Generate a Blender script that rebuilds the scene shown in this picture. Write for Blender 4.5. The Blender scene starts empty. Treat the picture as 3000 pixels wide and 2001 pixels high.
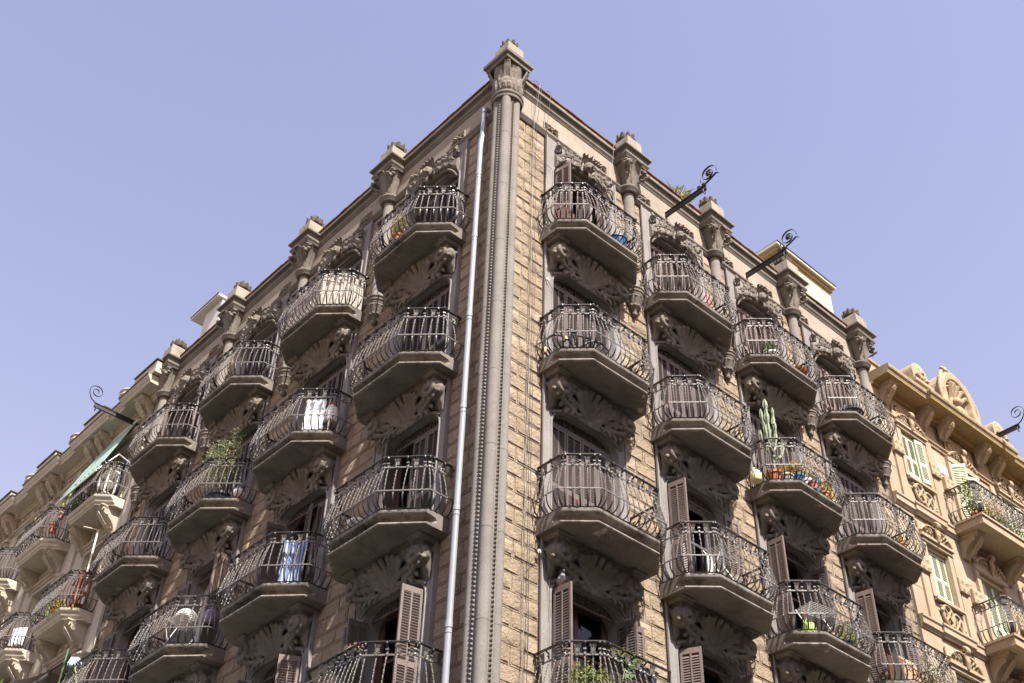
import bpy, bmesh, math, random
import numpy as np
from mathutils import Vector, Matrix

random.seed(7)
RNG = np.random.default_rng(11)
PI = math.pi
R2 = math.sqrt(0.5)
scene = bpy.context.scene
COL = scene.collection

# ---------------------------------------------------------------- camera
Z0 = 18.335                      # height of the top-floor balcony slabs above the street
CAM = Vector((1.3245, -15.6265, Z0 - 16.7352))
YAW, PITCH, ROLL, FPX = -0.0669, 0.7050, 0.0347, 3509.6
cam_d = bpy.data.cameras.new('camera')
cam = bpy.data.objects.new('camera', cam_d)
COL.objects.link(cam)
scene.camera = cam
_f = Vector((math.sin(YAW) * math.cos(PITCH), math.cos(YAW) * math.cos(PITCH), math.sin(PITCH)))
_r = Vector((math.cos(YAW), -math.sin(YAW), 0))
_u = _r.cross(_f)
_R = _r * math.cos(ROLL) + _u * math.sin(ROLL)
_U = -_r * math.sin(ROLL) + _u * math.cos(ROLL)
cam.matrix_world = Matrix(((_R.x, _U.x, -_f.x, CAM.x), (_R.y, _U.y, -_f.y, CAM.y), (_R.z, _U.z, -_f.z, CAM.z), (0, 0, 0, 1)))
cam_d.sensor_width = 36.0
cam_d.lens = FPX / 3000.0 * 36.0
cam_d.clip_start = 0.1
cam_d.clip_end = 3000.0

# ---------------------------------------------------------------- sky, sun, exposure
SUN_E, SUN_AZ = math.radians(52.0), math.radians(32.5)      # azimuth measured from -Y towards +X
SUN = Vector((math.sin(SUN_AZ) * math.cos(SUN_E), -math.cos(SUN_AZ) * math.cos(SUN_E), math.sin(SUN_E)))
world = bpy.data.worlds.new('World')
scene.world = world
world.use_nodes = True
nt = world.node_tree
nt.nodes.clear()
sky = nt.nodes.new('ShaderNodeTexSky')
sky.sky_type = 'NISHITA'
sky.sun_disc = False
sky.sun_elevation = SUN_E
sky.sun_rotation = math.pi - SUN_AZ
sky.air_density = 2.0
sky.dust_density = 1.0
sky.ozone_density = 1.0
grade = nt.nodes.new('ShaderNodeMix')
grade.data_type = 'RGBA'
grade.blend_type = 'MULTIPLY'
grade.inputs[0].default_value = 1.0
grade.inputs[7].default_value = (0.76, 0.56, 0.60, 1)
bg = nt.nodes.new('ShaderNodeBackground')
bg.inputs['Strength'].default_value = 0.15
wo = nt.nodes.new('ShaderNodeOutputWorld')
nt.links.new(sky.outputs[0], grade.inputs[6])
nt.links.new(grade.outputs[2], bg.inputs[0])
nt.links.new(bg.outputs[0], wo.inputs[0])
sun_d = bpy.data.lights.new('sun', 'SUN')
sun_d.energy = 5.0
sun_d.angle = math.radians(0.53)
sun_d.color = (1.0, 0.96, 0.89)
sun_o = bpy.data.objects.new('sun', sun_d)
COL.objects.link(sun_o)
sun_o.location = SUN * 60
sun_o.rotation_euler = SUN.to_track_quat('Z', 'Y').to_euler()
scene.view_settings.view_transform = 'Standard'
scene.view_settings.look = 'None'
scene.view_settings.gamma = 1.0
scene.view_settings.exposure = 1.25
scene.view_settings.use_curve_mapping = False

# ---------------------------------------------------------------- frames of the two facades
DIRS = {'R': Vector((R2, R2, 0)), 'L': Vector((-R2, R2, 0))}
NORS = {'R': Vector((R2, -R2, 0)), 'L': Vector((-R2, -R2, 0))}
ROTS = {'R': PI / 4, 'L': -PI / 4}
UC = {'R': 2.11, 'L': 2.165}
BAYW = {'R': 2.90, 'L': 3.30}
FLOOR = 3.2855
LEVZ = {1: 0.0, 2: -3.285, 3: -6.57, 4: -9.856, 5: -13.14}
SGN = {'R': 1, 'L': -1}

def P(side, u, n=0.0, z=0.0):
    """world point of facade coordinates: u along the wall from the corner, n outward, z from the top slab"""
    v = DIRS[side] * u + NORS[side] * n
    return Vector((v.x, v.y, z + Z0))

_camv = [np.array(_R), np.array(_U), np.array(_f), np.array(CAM)]
def project(p):
    v = np.array(p) - _camv[3]
    d = v @ _camv[2]
    if d < 0.5:
        return None
    return 1500 + FPX * (v @ _camv[0]) / d, 1000.5 - FPX * (v @ _camv[1]) / d, d

def in_view(p, margin=150):
    q = project(p)
    return q is not None and -margin < q[0] < 3000 + margin and -margin < q[1] < 2001 + margin

# ---------------------------------------------------------------- materials
MATS = {}
def new_mat(name):
    m = bpy.data.materials.new(name)
    m.use_nodes = True
    t = m.node_tree
    b = t.nodes['Principled BSDF']
    MATS[name] = m
    return m, t, b

def N(t, typ, **k):
    n = t.nodes.new(typ)
    for a, v in k.items():
        setattr(n, a, v)
    return n

def noise(t, vec, scale, detail=4.0, rough=0.55):
    n = N(t, 'ShaderNodeTexNoise')
    n.inputs['Scale'].default_value = scale
    n.inputs['Detail'].default_value = detail
    n.inputs['Roughness'].default_value = rough
    t.links.new(vec, n.inputs['Vector'])
    return n.outputs['Fac']

def ramp(t, fac, stops):
    r = N(t, 'ShaderNodeValToRGB')
    e = r.color_ramp.elements
    while len(e) < len(stops):
        e.new(0.5)
    for el, (p, c) in zip(e, stops):
        el.position = p
        el.color = (c[0], c[1], c[2], 1) if isinstance(c, (tuple, list)) else (c, c, c, 1)
    t.links.new(fac, r.inputs[0])
    return r.outputs[0]

def mixc(t, fac, a, b, mode='MIX'):
    m = N(t, 'ShaderNodeMix', data_type='RGBA', blend_type=mode)
    for sock, v in ((m.inputs[0], fac), (m.inputs[6], a), (m.inputs[7], b)):
        if isinstance(v, (int, float)):
            sock.default_value = v
        elif isinstance(v, tuple):
            sock.default_value = (v[0], v[1], v[2], 1)
        else:
            t.links.new(v, sock)
    return m.outputs[2]

ALB = 0.745
def stony(name, c1, c2, dark=None, rough=0.9, scale=1.3, bump=0.25, bscale=38.0, streak=0.0, stain=0.0, island=0.0, bdist=0.012, spec=0.25, patch=None):
    """mottled mineral surface: two tones, rain streaks, blotchy stains, fine relief"""
    c1, c2 = tuple(x * ALB for x in c1), tuple(x * ALB for x in c2)
    m, t, b = new_mat(name)
    pos = N(t, 'ShaderNodeNewGeometry')
    v = pos.outputs['Position']
    dark = dark or tuple(x * 0.35 for x in c1)
    col = mixc(t, ramp(t, noise(t, v, scale, 6, 0.62), [(0.32, 0.0), (0.68, 1.0)]), c1, c2)
    if island:
        col = mixc(t, island, col, ramp(t, pos.outputs['Random Per Island'], [(0, tuple(x * 0.62 for x in c1)), (0.5, c1), (1, tuple(min(1, x * 1.28) for x in c2))]))
    if patch:
        col = mixc(t, ramp(t, noise(t, v, patch[1], 5, 0.6), [(patch[2], 0.0), (patch[2] + 0.03, 1.0)]), col, patch[0])
    if stain:
        f = ramp(t, noise(t, v, 2.6, 8, 0.7), [(0.50, 0.0), (0.74, stain)])
        col = mixc(t, f, col, dark)
    if streak:
        mp = N(t, 'ShaderNodeMapping')
        mp.inputs['Scale'].default_value = (9.0, 9.0, 0.55)
        t.links.new(v, mp.inputs[0])
        f = ramp(t, noise(t, mp.outputs[0], 1.0, 5, 0.6), [(0.50, 0.0), (0.72, streak)])
        col = mixc(t, f, col, dark)
    fine = ramp(t, noise(t, v, 34, 6, 0.75), [(0.25, 0.70), (0.75, 1.18)])
    col = mixc(t, 1.0, col, fine, 'MULTIPLY')
    t.links.new(col, b.inputs['Base Color'])
    b.inputs['Roughness'].default_value = rough
    b.inputs['Specular IOR Level'].default_value = spec
    if bump:
        bp = N(t, 'ShaderNodeBump')
        bp.inputs['Strength'].default_value = bump
        bp.inputs['Distance'].default_value = bdist
        t.links.new(noise(t, v, bscale, 6, 0.65), bp.inputs['Height'])
        t.links.new(bp.outputs[0], b.inputs['Normal'])
    return m

def plain(name, c, rough=0.6, metal=0.0, var=0.25, scale=6.0, spec=0.4, bump=0.0, trans=0.0):
    m, t, b = new_mat(name)
    g = N(t, 'ShaderNodeNewGeometry')
    f = noise(t, g.outputs['Position'], scale, 5, 0.6)
    col = ramp(t, f, [(0.25, tuple(x * (1 - var) for x in c)), (0.75, tuple(min(1, x * (1 + var)) for x in c))])
    t.links.new(col, b.inputs['Base Color'])
    b.inputs['Roughness'].default_value = rough
    b.inputs['Metallic'].default_value = metal
    b.inputs['Specular IOR Level'].default_value = spec
    if bump:
        bp = N(t, 'ShaderNodeBump')
        bp.inputs['Strength'].default_value = bump
        bp.inputs['Distance'].default_value = 0.01
        t.links.new(noise(t, g.outputs['Position'], 40, 4), bp.inputs['Height'])
        t.links.new(bp.outputs[0], b.inputs['Normal'])
    return m

def leafy(name, c1, c2):
    m, t, b = new_mat(name)
    g = N(t, 'ShaderNodeNewGeometry')
    col = ramp(t, g.outputs['Random Per Island'], [(0.0, c1), (1.0, c2)])
    t.links.new(col, b.inputs['Base Color'])
    b.inputs['Roughness'].default_value = 0.55
    tr = N(t, 'ShaderNodeBsdfTranslucent')
    t.links.new(col, tr.inputs[0])
    mx = N(t, 'ShaderNodeMixShader')
    mx.inputs[0].default_value = 0.25
    t.links.new(b.outputs[0], mx.inputs[1])
    t.links.new(tr.outputs[0], mx.inputs[2])
    t.links.new(mx.outputs[0], t.nodes['Material Output'].inputs[0])
    return m

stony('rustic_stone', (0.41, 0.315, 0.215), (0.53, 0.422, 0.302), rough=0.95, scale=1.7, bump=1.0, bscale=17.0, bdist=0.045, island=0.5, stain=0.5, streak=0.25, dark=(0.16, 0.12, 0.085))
stony('mortar', (0.42, 0.34, 0.24), (0.50, 0.42, 0.31), bump=0.2, stain=0.3)
stony('render_grey', (0.285, 0.262, 0.245), (0.38, 0.352, 0.33), scale=1.1, bump=0.3, stain=0.35, streak=0.35, dark=(0.13, 0.115, 0.10))
stony('slab_stone', (0.20, 0.176, 0.148), (0.285, 0.252, 0.214), scale=1.6, bump=0.4, stain=0.8, streak=0.3, dark=(0.085, 0.072, 0.058), patch=((0.46, 0.41, 0.345), 1.35, 0.655))
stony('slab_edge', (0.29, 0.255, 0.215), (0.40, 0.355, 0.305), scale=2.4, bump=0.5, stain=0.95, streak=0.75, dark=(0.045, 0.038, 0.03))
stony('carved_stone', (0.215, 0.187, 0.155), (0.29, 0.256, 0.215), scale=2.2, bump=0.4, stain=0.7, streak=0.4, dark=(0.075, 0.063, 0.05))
stony('frieze_render', (0.37, 0.318, 0.25), (0.48, 0.42, 0.335), scale=0.9, bump=0.35, stain=0.75, streak=0.6, dark=(0.25, 0.20, 0.155))
stony('cornice_stone', (0.185, 0.163, 0.135), (0.265, 0.235, 0.198), scale=1.8, bump=0.35, stain=0.7, streak=0.3, dark=(0.07, 0.06, 0.05))
stony('coping_render', (0.35, 0.31, 0.25), (0.45, 0.40, 0.325), scale=1.8, bump=0.3, stain=0.7, streak=0.5, dark=(0.14, 0.11, 0.08))
stony('column_stone', (0.245, 0.222, 0.196), (0.325, 0.298, 0.265), scale=1.6, bump=0.3, stain=0.6, streak=0.6, dark=(0.19, 0.165, 0.14))
stony('panel_stone', (0.33, 0.285, 0.225), (0.43, 0.375, 0.30), scale=2.2, bump=0.4, stain=0.5, dark=(0.12, 0.10, 0.08))
stony('red_tile', (0.20, 0.088, 0.055), (0.27, 0.125, 0.08), scale=5, bump=0.4, stain=0.4)
stony('lichen_stone', (0.075, 0.06, 0.042), (0.135, 0.108, 0.075), scale=7, bump=0.8, bscale=30, stain=0.6, dark=(0.04, 0.03, 0.02))
stony('terracotta_tile', (0.19, 0.09, 0.058), (0.27, 0.135, 0.085), scale=5, bump=0.4, stain=0.4)
stony('cream_wall', (0.60, 0.54, 0.43), (0.70, 0.64, 0.53), scale=0.8, bump=0.35, stain=0.35, streak=0.35, dark=(0.27, 0.22, 0.16))
stony('cream_carved', (0.49, 0.43, 0.335), (0.59, 0.525, 0.42), scale=1.9, bump=0.4, stain=0.5, streak=0.2, dark=(0.20, 0.16, 0.115))
stony('ochre_stone', (0.45, 0.35, 0.24), (0.55, 0.44, 0.315), scale=0.9, bump=0.4, stain=0.6, streak=0.3, dark=(0.30, 0.19, 0.09))
stony('ochre_carved', (0.45, 0.34, 0.215), (0.545, 0.425, 0.285), scale=2.0, bump=0.5, stain=0.7, dark=(0.27, 0.18, 0.09))
stony('ochre_soffit', (0.44, 0.30, 0.14), (0.53, 0.38, 0.195), scale=1.1, bump=0.3, stain=0.5, streak=0.2, dark=(0.19, 0.12, 0.06))
stony('ochre_cornice', (0.36, 0.275, 0.155), (0.46, 0.36, 0.215), scale=1.7, bump=0.4, stain=0.8, dark=(0.12, 0.10, 0.06))
stony('pink_sgraffito', (0.56, 0.33, 0.225), (0.62, 0.46, 0.33), scale=2.6, bump=0.6, bscale=14, stain=0.4, dark=(0.42, 0.36, 0.28))
stony('sage_sgraffito', (0.43, 0.37, 0.26), (0.54, 0.46, 0.33), scale=3.0, bump=0.6, bscale=14, stain=0.45, dark=(0.30, 0.28, 0.21))
stony('white_render', (0.74, 0.72, 0.66), (0.82, 0.80, 0.75), scale=1.2, bump=0.1, stain=0.2, dark=(0.5, 0.47, 0.4))
stony('yellow_render', (0.62, 0.56, 0.41), (0.70, 0.64, 0.49), scale=0.8, bump=0.1, stain=0.15, dark=(0.6, 0.5, 0.3))
stony('yellow_trim', (0.55, 0.40, 0.16), (0.60, 0.46, 0.22), scale=1.5, bump=0.1)
stony('asphalt', (0.11, 0.105, 0.095), (0.14, 0.132, 0.12), bump=0.4, bscale=60)
stony('paving', (0.36, 0.335, 0.295), (0.43, 0.40, 0.355), bump=0.3, stain=0.3)
stony('interior_wall', (0.30, 0.28, 0.25), (0.34, 0.32, 0.29), bump=0)
plain('iron', (0.04, 0.035, 0.032), rough=0.42, metal=0.35, var=0.4, scale=25, spec=0.6)
plain('iron_worn', (0.155, 0.14, 0.126), rough=0.45, metal=0.3, var=0.35, scale=30, spec=0.5)
plain('iron_black', (0.03, 0.028, 0.027), rough=0.45, metal=0.2, var=0.3, scale=12, spec=0.5)
plain('galvanised', (0.33, 0.36, 0.40), rough=0.45, metal=0.5, var=0.35, scale=7, spec=0.5)
plain('pvc_grey', (0.27, 0.285, 0.305), rough=0.4, var=0.08, scale=3, spec=0.5)
plain('cable_dark', (0.06, 0.055, 0.05), rough=0.7)
plain('cable_pale', (0.3, 0.28, 0.26), rough=0.6)
plain('shutter_brown', (0.12, 0.092, 0.083), rough=0.6, var=0.22, scale=3.5, bump=0.15)
plain('shutter_faded', (0.165, 0.124, 0.106), rough=0.65, var=0.22, scale=3.5, bump=0.15)
plain('shutter_green', (0.50, 0.52, 0.37), rough=0.6, var=0.12, scale=3.0, bump=0.1)
plain('shutter_darkgreen', (0.075, 0.12, 0.055), rough=0.55, var=0.15, scale=3.0)
plain('door_wood', (0.095, 0.05, 0.038), rough=0.45, var=0.25, scale=4)
plain('door_white', (0.62, 0.60, 0.56), rough=0.5, var=0.06)
plain('blind_brown', (0.15, 0.055, 0.04), rough=0.5, var=0.12)
plain('curtain', (0.62, 0.62, 0.60), rough=0.8, var=0.08)
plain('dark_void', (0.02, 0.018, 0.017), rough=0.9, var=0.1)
plain('weathered_wood', (0.40, 0.35, 0.30), rough=0.85, var=0.55, scale=14, bump=0.4)
plain('white_cloth', (0.80, 0.80, 0.81), rough=0.8, var=0.05)
plain('blue_cloth', (0.12, 0.20, 0.42), rough=0.85, var=0.2, scale=4)
plain('awning_green', (0.28, 0.40, 0.33), rough=0.8, var=0.12, scale=2)
plain('terracotta', (0.42, 0.16, 0.075), rough=0.75, var=0.2)
plain('black_plastic', (0.025, 0.025, 0.028), rough=0.4, var=0.2)
plain('white_plastic', (0.78, 0.77, 0.72), rough=0.4, var=0.05)
plain('blue_glaze', (0.06, 0.12, 0.24), rough=0.25, var=0.25)
plain('lime_plastic', (0.32, 0.44, 0.08), rough=0.35, var=0.08)
plain('pale_yellow', (0.72, 0.66, 0.36), rough=0.45, var=0.1)
plain('orange_plastic', (0.8, 0.30, 0.02), rough=0.4, var=0.1)
plain('red_plastic', (0.6, 0.07, 0.04), rough=0.4, var=0.1)
plain('purple_plastic', (0.30, 0.23, 0.42), rough=0.5, var=0.1)
plain('blue_plastic', (0.03, 0.10, 0.22), rough=0.4, var=0.1)
plain('pink_cloth', (0.75, 0.15, 0.28), rough=0.8, var=0.1)
plain('chrome', (0.6, 0.6, 0.62), rough=0.25, metal=0.8, var=0.1)
plain('pigeon_grey', (0.34, 0.34, 0.36), rough=0.7, var=0.15, scale=30)
plain('pigeon_dark', (0.035, 0.04, 0.06), rough=0.5, var=0.2, scale=30)
plain('wood_shelf', (0.30, 0.12, 0.05), rough=0.6, var=0.25, scale=8)
plain('cactus_green', (0.21, 0.24, 0.15), rough=0.65, var=0.35, scale=14)
plain('twig', (0.16, 0.11, 0.07), rough=0.8)
plain('wicker', (0.70, 0.64, 0.52), rough=0.8, var=0.15, scale=20)
plain('mop_blue', (0.42, 0.52, 0.66), rough=0.9, var=0.2, scale=40)
plain('sign_white', (0.75, 0.75, 0.75), rough=0.5, var=0.03)
plain('sign_red', (0.6, 0.1, 0.12), rough=0.5, var=0.05)
leafy('leaf_green', (0.05, 0.11, 0.025), (0.14, 0.22, 0.05))
leafy('leaf_olive', (0.13, 0.16, 0.065), (0.33, 0.36, 0.18))
leafy('leaf_gold', (0.34, 0.20, 0.02), (0.50, 0.36, 0.04))
leafy('leaf_lime', (0.17, 0.23, 0.04), (0.36, 0.39, 0.09))
leafy('petal_pink', (0.45, 0.16, 0.17), (0.58, 0.28, 0.27))
leafy('petal_yellow', (0.65, 0.50, 0.05), (0.75, 0.62, 0.20))
leafy('dry_grass', (0.36, 0.30, 0.12), (0.30, 0.36, 0.12))

def spotted():
    m, t, b = new_mat('spotted_fabric')
    g = N(t, 'ShaderNodeNewGeometry')
    vo = N(t, 'ShaderNodeTexVoronoi')
    vo.inputs['Scale'].default_value = 16
    t.links.new(g.outputs['Position'], vo.inputs['Vector'])
    t.links.new(ramp(t, vo.outputs['Distance'], [(0.30, (0.10, 0.05, 0.03)), (0.42, (0.42, 0.25, 0.14))]), b.inputs['Base Color'])
    b.inputs['Roughness'].default_value = 0.85
spotted()
def striped():
    m, t, b = new_mat('striped_canvas')
    g = N(t, 'ShaderNodeTexCoord')
    w = N(t, 'ShaderNodeTexWave')
    w.inputs['Scale'].default_value = 7
    t.links.new(g.outputs['Object'], w.inputs['Vector'])
    t.links.new(ramp(t, w.outputs['Fac'], [(0.45, (0.16, 0.13, 0.11)), (0.55, (0.52, 0.47, 0.42))]), b.inputs['Base Color'])
    b.inputs['Roughness'].default_value = 0.85
striped()
def blue_stripes():
    m, t, b = new_mat('blue_stripe')
    g = N(t, 'ShaderNodeTexCoord')
    w = N(t, 'ShaderNodeTexWave')
    w.inputs['Scale'].default_value = 5.5
    w.inputs['Distortion'].default_value = 0.4
    t.links.new(g.outputs['Object'], w.inputs['Vector'])
    t.links.new(ramp(t, w.outputs['Fac'], [(0.40, (0.10, 0.17, 0.36)), (0.62, (0.13, 0.22, 0.42)), (0.74, (0.50, 0.54, 0.60))]), b.inputs['Base Color'])
    b.inputs['Roughness'].default_value = 0.85
blue_stripes()
def glass():
    m, t, b = new_mat('pane_glass')
    t.nodes.remove(b)
    tr = N(t, 'ShaderNodeBsdfTransparent')
    tr.inputs[0].default_value = (0.80, 0.84, 0.83, 1)
    gl = N(t, 'ShaderNodeBsdfGlossy')
    gl.inputs['Roughness'].default_value = 0.03
    fr = N(t, 'ShaderNodeFresnel')
    fr.inputs[0].default_value = 1.5
    mx = N(t, 'ShaderNodeMixShader')
    t.links.new(fr.outputs[0], mx.inputs[0])
    t.links.new(tr.outputs[0], mx.inputs[1])
    t.links.new(gl.outputs[0], mx.inputs[2])
    t.links.new(mx.outputs[0], t.nodes['Material Output'].inputs[0])
glass()

# ---------------------------------------------------------------- mesh building
class MB:
    """collects shapes given as (x, n, z): x to the right as seen from the street, n outward, z up"""
    def __init__(self):
        self.v, self.f, self.m = [], [], []
        self.mi = 0
    def add(self, V, F):
        o = len(self.v)
        self.v += [tuple(map(float, p)) for p in V]
        for f in F:
            self.f.append([i + o for i in f])
            self.m.append(self.mi)
    def box(self, x0, x1, n0, n1, z0, z1):
        self.add([(x0, n0, z0), (x1, n0, z0), (x1, n1, z0), (x0, n1, z0), (x0, n0, z1), (x1, n0, z1), (x1, n1, z1), (x0, n1, z1)],
                 [(0, 3, 2, 1), (4, 5, 6, 7), (0, 1, 5, 4), (1, 2, 6, 5), (2, 3, 7, 6), (3, 0, 4, 7)])
    def loft(self, rings, closed=True, cap=True):
        """rings: list of equally long point lists"""
        k = len(rings[0])
        V = [p for r in rings for p in r]
        F = []
        for i in range(len(rings) - 1):
            for j in range(k if closed else k - 1):
                a, b = i * k + j, i * k + (j + 1) % k
                F.append((a, b, b + k, a + k))
        if cap and closed:
            F.append(tuple(range(k))[::-1])
            F.append(tuple((len(rings) - 1) * k + j for j in range(k)))
        self.add(V, F)
    def tube(self, pts, r, sides=6, side=None, flat=1.0, cap=True):
        """tube along pts; r number or list; flat = thickness / width with the width along `side`"""
        pts = [Vector(p) for p in pts]
        n = len(pts)
        rr = [r] * n if isinstance(r, (int, float)) else list(r)
        rings = []
        prev = Vector(side) if side is not None else None
        for i, p in enumerate(pts):
            t = (pts[min(i + 1, n - 1)] - pts[max(i - 1, 0)])
            if t.length < 1e-9:
                t = Vector((0, 0, 1))
            t.normalize()
            if prev is None:
                prev = Vector((1, 0, 0)) if abs(t.x) < 0.8 else Vector((0, 1, 0))
            a = prev - t * prev.dot(t)
            if a.length < 1e-5:
                a = t.orthogonal()
            a.normalize()
            if side is None:
                prev = a
            b = t.cross(a)
            rings.append([tuple(p + a * (rr[i] * math.cos(2 * PI * j / sides)) + b * (rr[i] * flat * math.sin(2 * PI * j / sides))) for j in range(sides)])
        self.loft(rings, True, cap)
    def ball(self, c, rx, rn=None, rz=None, seg=8, rings=5):
        rn = rx if rn is None else rn
        rz = rx if rz is None else rz
        V = [(c[0], c[1], c[2] - rz)]
        for i in range(1, rings):
            a = -PI / 2 + PI * i / rings
            for j in range(seg):
                b = 2 * PI * j / seg
                V.append((c[0] + rx * math.cos(a) * math.cos(b), c[1] + rn * math.cos(a) * math.sin(b), c[2] + rz * math.sin(a)))
        V.append((c[0], c[1], c[2] + rz))
        F = []
        for j in range(seg):
            F.append((0, 1 + (j + 1) % seg, 1 + j))
            F.append((len(V) - 1, len(V) - 1 - seg + j, len(V) - 1 - seg + (j + 1) % seg))
        for i in range(rings - 2):
            for j in range(seg):
                a, b = 1 + i * seg + j, 1 + i * seg + (j + 1) % seg
                F.append((a, b, b + seg, a + seg))
        self.add(V, F)
    def lathe(self, prof, seg=16, c=(0, 0), a0=0.0, a1=2 * PI):
        """prof: (r, z) from bottom to top about a vertical axis at c = (x, n)"""
        full = abs(a1 - a0 - 2 * PI) < 1e-6
        k = seg if full else seg + 1
        rings = [[(c[0] + r * math.cos(a0 + (a1 - a0) * j / seg), c[1] + r * math.sin(a0 + (a1 - a0) * j / seg), z) for j in range(k)] for r, z in prof]
        self.loft(rings, full, full)
    def prism(self, poly, n0, n1):
        """outline in (x, z) extruded from n0 to n1"""
        self.loft([[(x, n0, z) for x, z in poly], [(x, n1, z) for x, z in poly]])
    def plan(self, poly, z0, z1):
        self.loft([[(x, n, z0) for x, n in poly], [(x, n, z1) for x, n in poly]])
    def sweep(self, path, prof, closed_prof=True):
        """mitred moulding: path in (x, n) with outside on the left of travel reversed by sign, prof in (offset, z)"""
        k = len(path)
        nor = []
        for i in range(k - 1):
            dx, dn = path[i + 1][0] - path[i][0], path[i + 1][1] - path[i][1]
            l = math.hypot(dx, dn)
            nor.append((-dn / l, dx / l))
        rings = []
        for i in range(k):
            if i == 0:
                m = nor[0]
            elif i == k - 1:
                m = nor[-1]
            else:
                a, b = nor[i - 1], nor[i]
                s = 1 + a[0] * b[0] + a[1] * b[1]
                m = ((a[0] + b[0]) / s, (a[1] + b[1]) / s)
            rings.append([(path[i][0] + m[0] * o, path[i][1] + m[1] * o, z) for o, z in prof])
        self.loft(rings, closed_prof, closed_prof)
    def strip(self, pts, w, th, side):
        """flat bar of width w along `side` and thickness th"""
        self.tube(pts, w / 2 * 1.414, 4, side, th / w)
    def xform(self, fn, start=0):
        self.v[start:] = [fn(p) for p in self.v[start:]]
    def mesh(self, name, mats, smooth=None, recalc=True):
        me = bpy.data.meshes.new(name)
        me.from_pydata([(x, -n, z) for x, n, z in self.v], [], self.f)
        if recalc:
            b = bmesh.new()
            b.from_mesh(me)
            bmesh.ops.recalc_face_normals(b, faces=b.faces)
            b.to_mesh(me)
            b.free()
        for mm in (mats if isinstance(mats, (list, tuple)) else [mats]):
            me.materials.append(MATS[mm])
        if isinstance(mats, (list, tuple)) and len(mats) > 1:
            me.polygons.foreach_set('material_index', self.m)
        if smooth is not None:
            me.shade_smooth()
            if smooth < 180:
                me.set_sharp_from_angle(angle=math.radians(smooth))
        me.update()
        return me
    def carve(self, name, mat, voxel=0.014, smooth=3):
        """fuse all shapes into one soft cast-stone skin"""
        me = self.mesh(name, mat)
        ob = bpy.data.objects.new('tmp', me)
        COL.objects.link(ob)
        md = ob.modifiers.new('r', 'REMESH')
        md.mode = 'VOXEL'
        md.voxel_size = voxel
        if smooth:
            sm = ob.modifiers.new('s', 'SMOOTH')
            sm.factor = 0.5
            sm.iterations = smooth
        dg = bpy.context.evaluated_depsgraph_get()
        out = bpy.data.meshes.new_from_object(ob.evaluated_get(dg))
        out.name = name
        bpy.data.objects.remove(ob)
        bpy.data.meshes.remove(me)
        out.materials.clear()
        out.materials.append(MATS[mat])
        out.shade_smooth()
        return out

def bez(p0, p1, p2, k=8, p3=None):
    out = []
    for i in range(k + 1):
        t = i / k
        if p3 is None:
            out.append(tuple((1 - t) ** 2 * a + 2 * t * (1 - t) * b + t * t * c for a, b, c in zip(p0, p1, p2)))
        else:
            out.append(tuple((1 - t) ** 3 * a + 3 * t * (1 - t) ** 2 * b + 3 * t * t * (1 - t) * c + t ** 3 * d for a, b, c, d in zip(p0, p1, p2, p3)))
    return out

def leafr(k, w, base=0.35, tip=0.25):
    return [w * (base + (1 - base) * math.sin(PI * min(1, (i / k) * 1.25) * 0.5) if i / k < 0.75 else max(tip, 1 - ((i / k) - 0.75) / 0.25 * (1 - tip))) for i in range(k + 1)]

def obj(name, me, parent=None, loc=(0, 0, 0), rz=0.0, **props):
    o = bpy.data.objects.new(name, me)
    COL.objects.link(o)
    o.parent = parent
    o.location = loc
    o.rotation_euler = (0, 0, rz)
    for k, v in props.items():
        o[k] = v
    return o

def thing(name, label, cat, loc=(0, 0, 0), rz=0.0, group=None):
    o = obj(name, None, None, loc, rz, label=label, category=cat)
    if group:
        o['group'] = group
    return o

# ================================================================ street
def ground():
    mb = MB(); mb.add([(-900, -900, 0), (900, -900, 0), (900, 900, 0), (-900, 900, 0)], [(0, 1, 2, 3)])
    obj('ground', mb.mesh('ground', 'asphalt', recalc=False), kind='structure')
    mb = MB()
    # pavement slab with a kerb step around the corner block
    s = 30.0
    a, b = P('L', s, 3.2), P('R', s, 3.2)
    c = Vector((0, -3.2 / R2, 0))
    i1, i2 = P('L', s, -0.5), P('R', s, -0.5)
    pts = [(a.x, a.y), (c.x, c.y), (b.x, b.y), (i2.x, i2.y), (0, 0.5 / R2), (i1.x, i1.y)]
    mb.loft([[(x, -y, 0.0) for x, y in pts], [(x, -y, 0.14) for x, y in pts]])
    obj('pavement', mb.mesh('pavement', 'paving'), kind='structure')
ground()
def sky_blockers():
    # unseen blocks across the crossing, added and sized to hold back ambient sky light
    for side, u0, u1, n0, hh in (('R', -9, 62, 20.5, 19.5), ('L', -9, 62, 20.5, 13.0)):
        mb = MB()
        a, b = sorted((u0, u1)) if side == 'R' else sorted((-u0, -u1))
        mb.box(a, b, n0, n0 + 12, 0.1, hh)
        mb.box(a - 0.3, b + 0.3, n0 - 0.35, n0 + 12.3, hh, hh + 0.6)
        obj('street_block', mb.mesh('street_block', 'sage_sgraffito'), None, (0, 0, 0), ROTS[side], kind='structure')  # added unseen block, holds back ambient sky light
    mb = MB()
    mb.box(-14, 14, 38, 52, 0.1, 19.5)
    obj('street_block', mb.mesh('street_block', 'sage_sgraffito'), None, (0, 0, 0), 0, kind='structure')  # added unseen block, holds back ambient sky light
sky_blockers()

# ================================================================ the corner building
BLD = thing('apartment_building', 'corner apartment building of rusticated tan stone with tiers of iron balconies and leafy capitals', 'building')

def part(name, me, side, u=0.0, n=0.0, z=0.0, **props):
    return obj(name, me, BLD, P(side, u, n, z), ROTS[side], **props)

def X(side, u):
    return u if side == 'R' else -u

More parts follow.
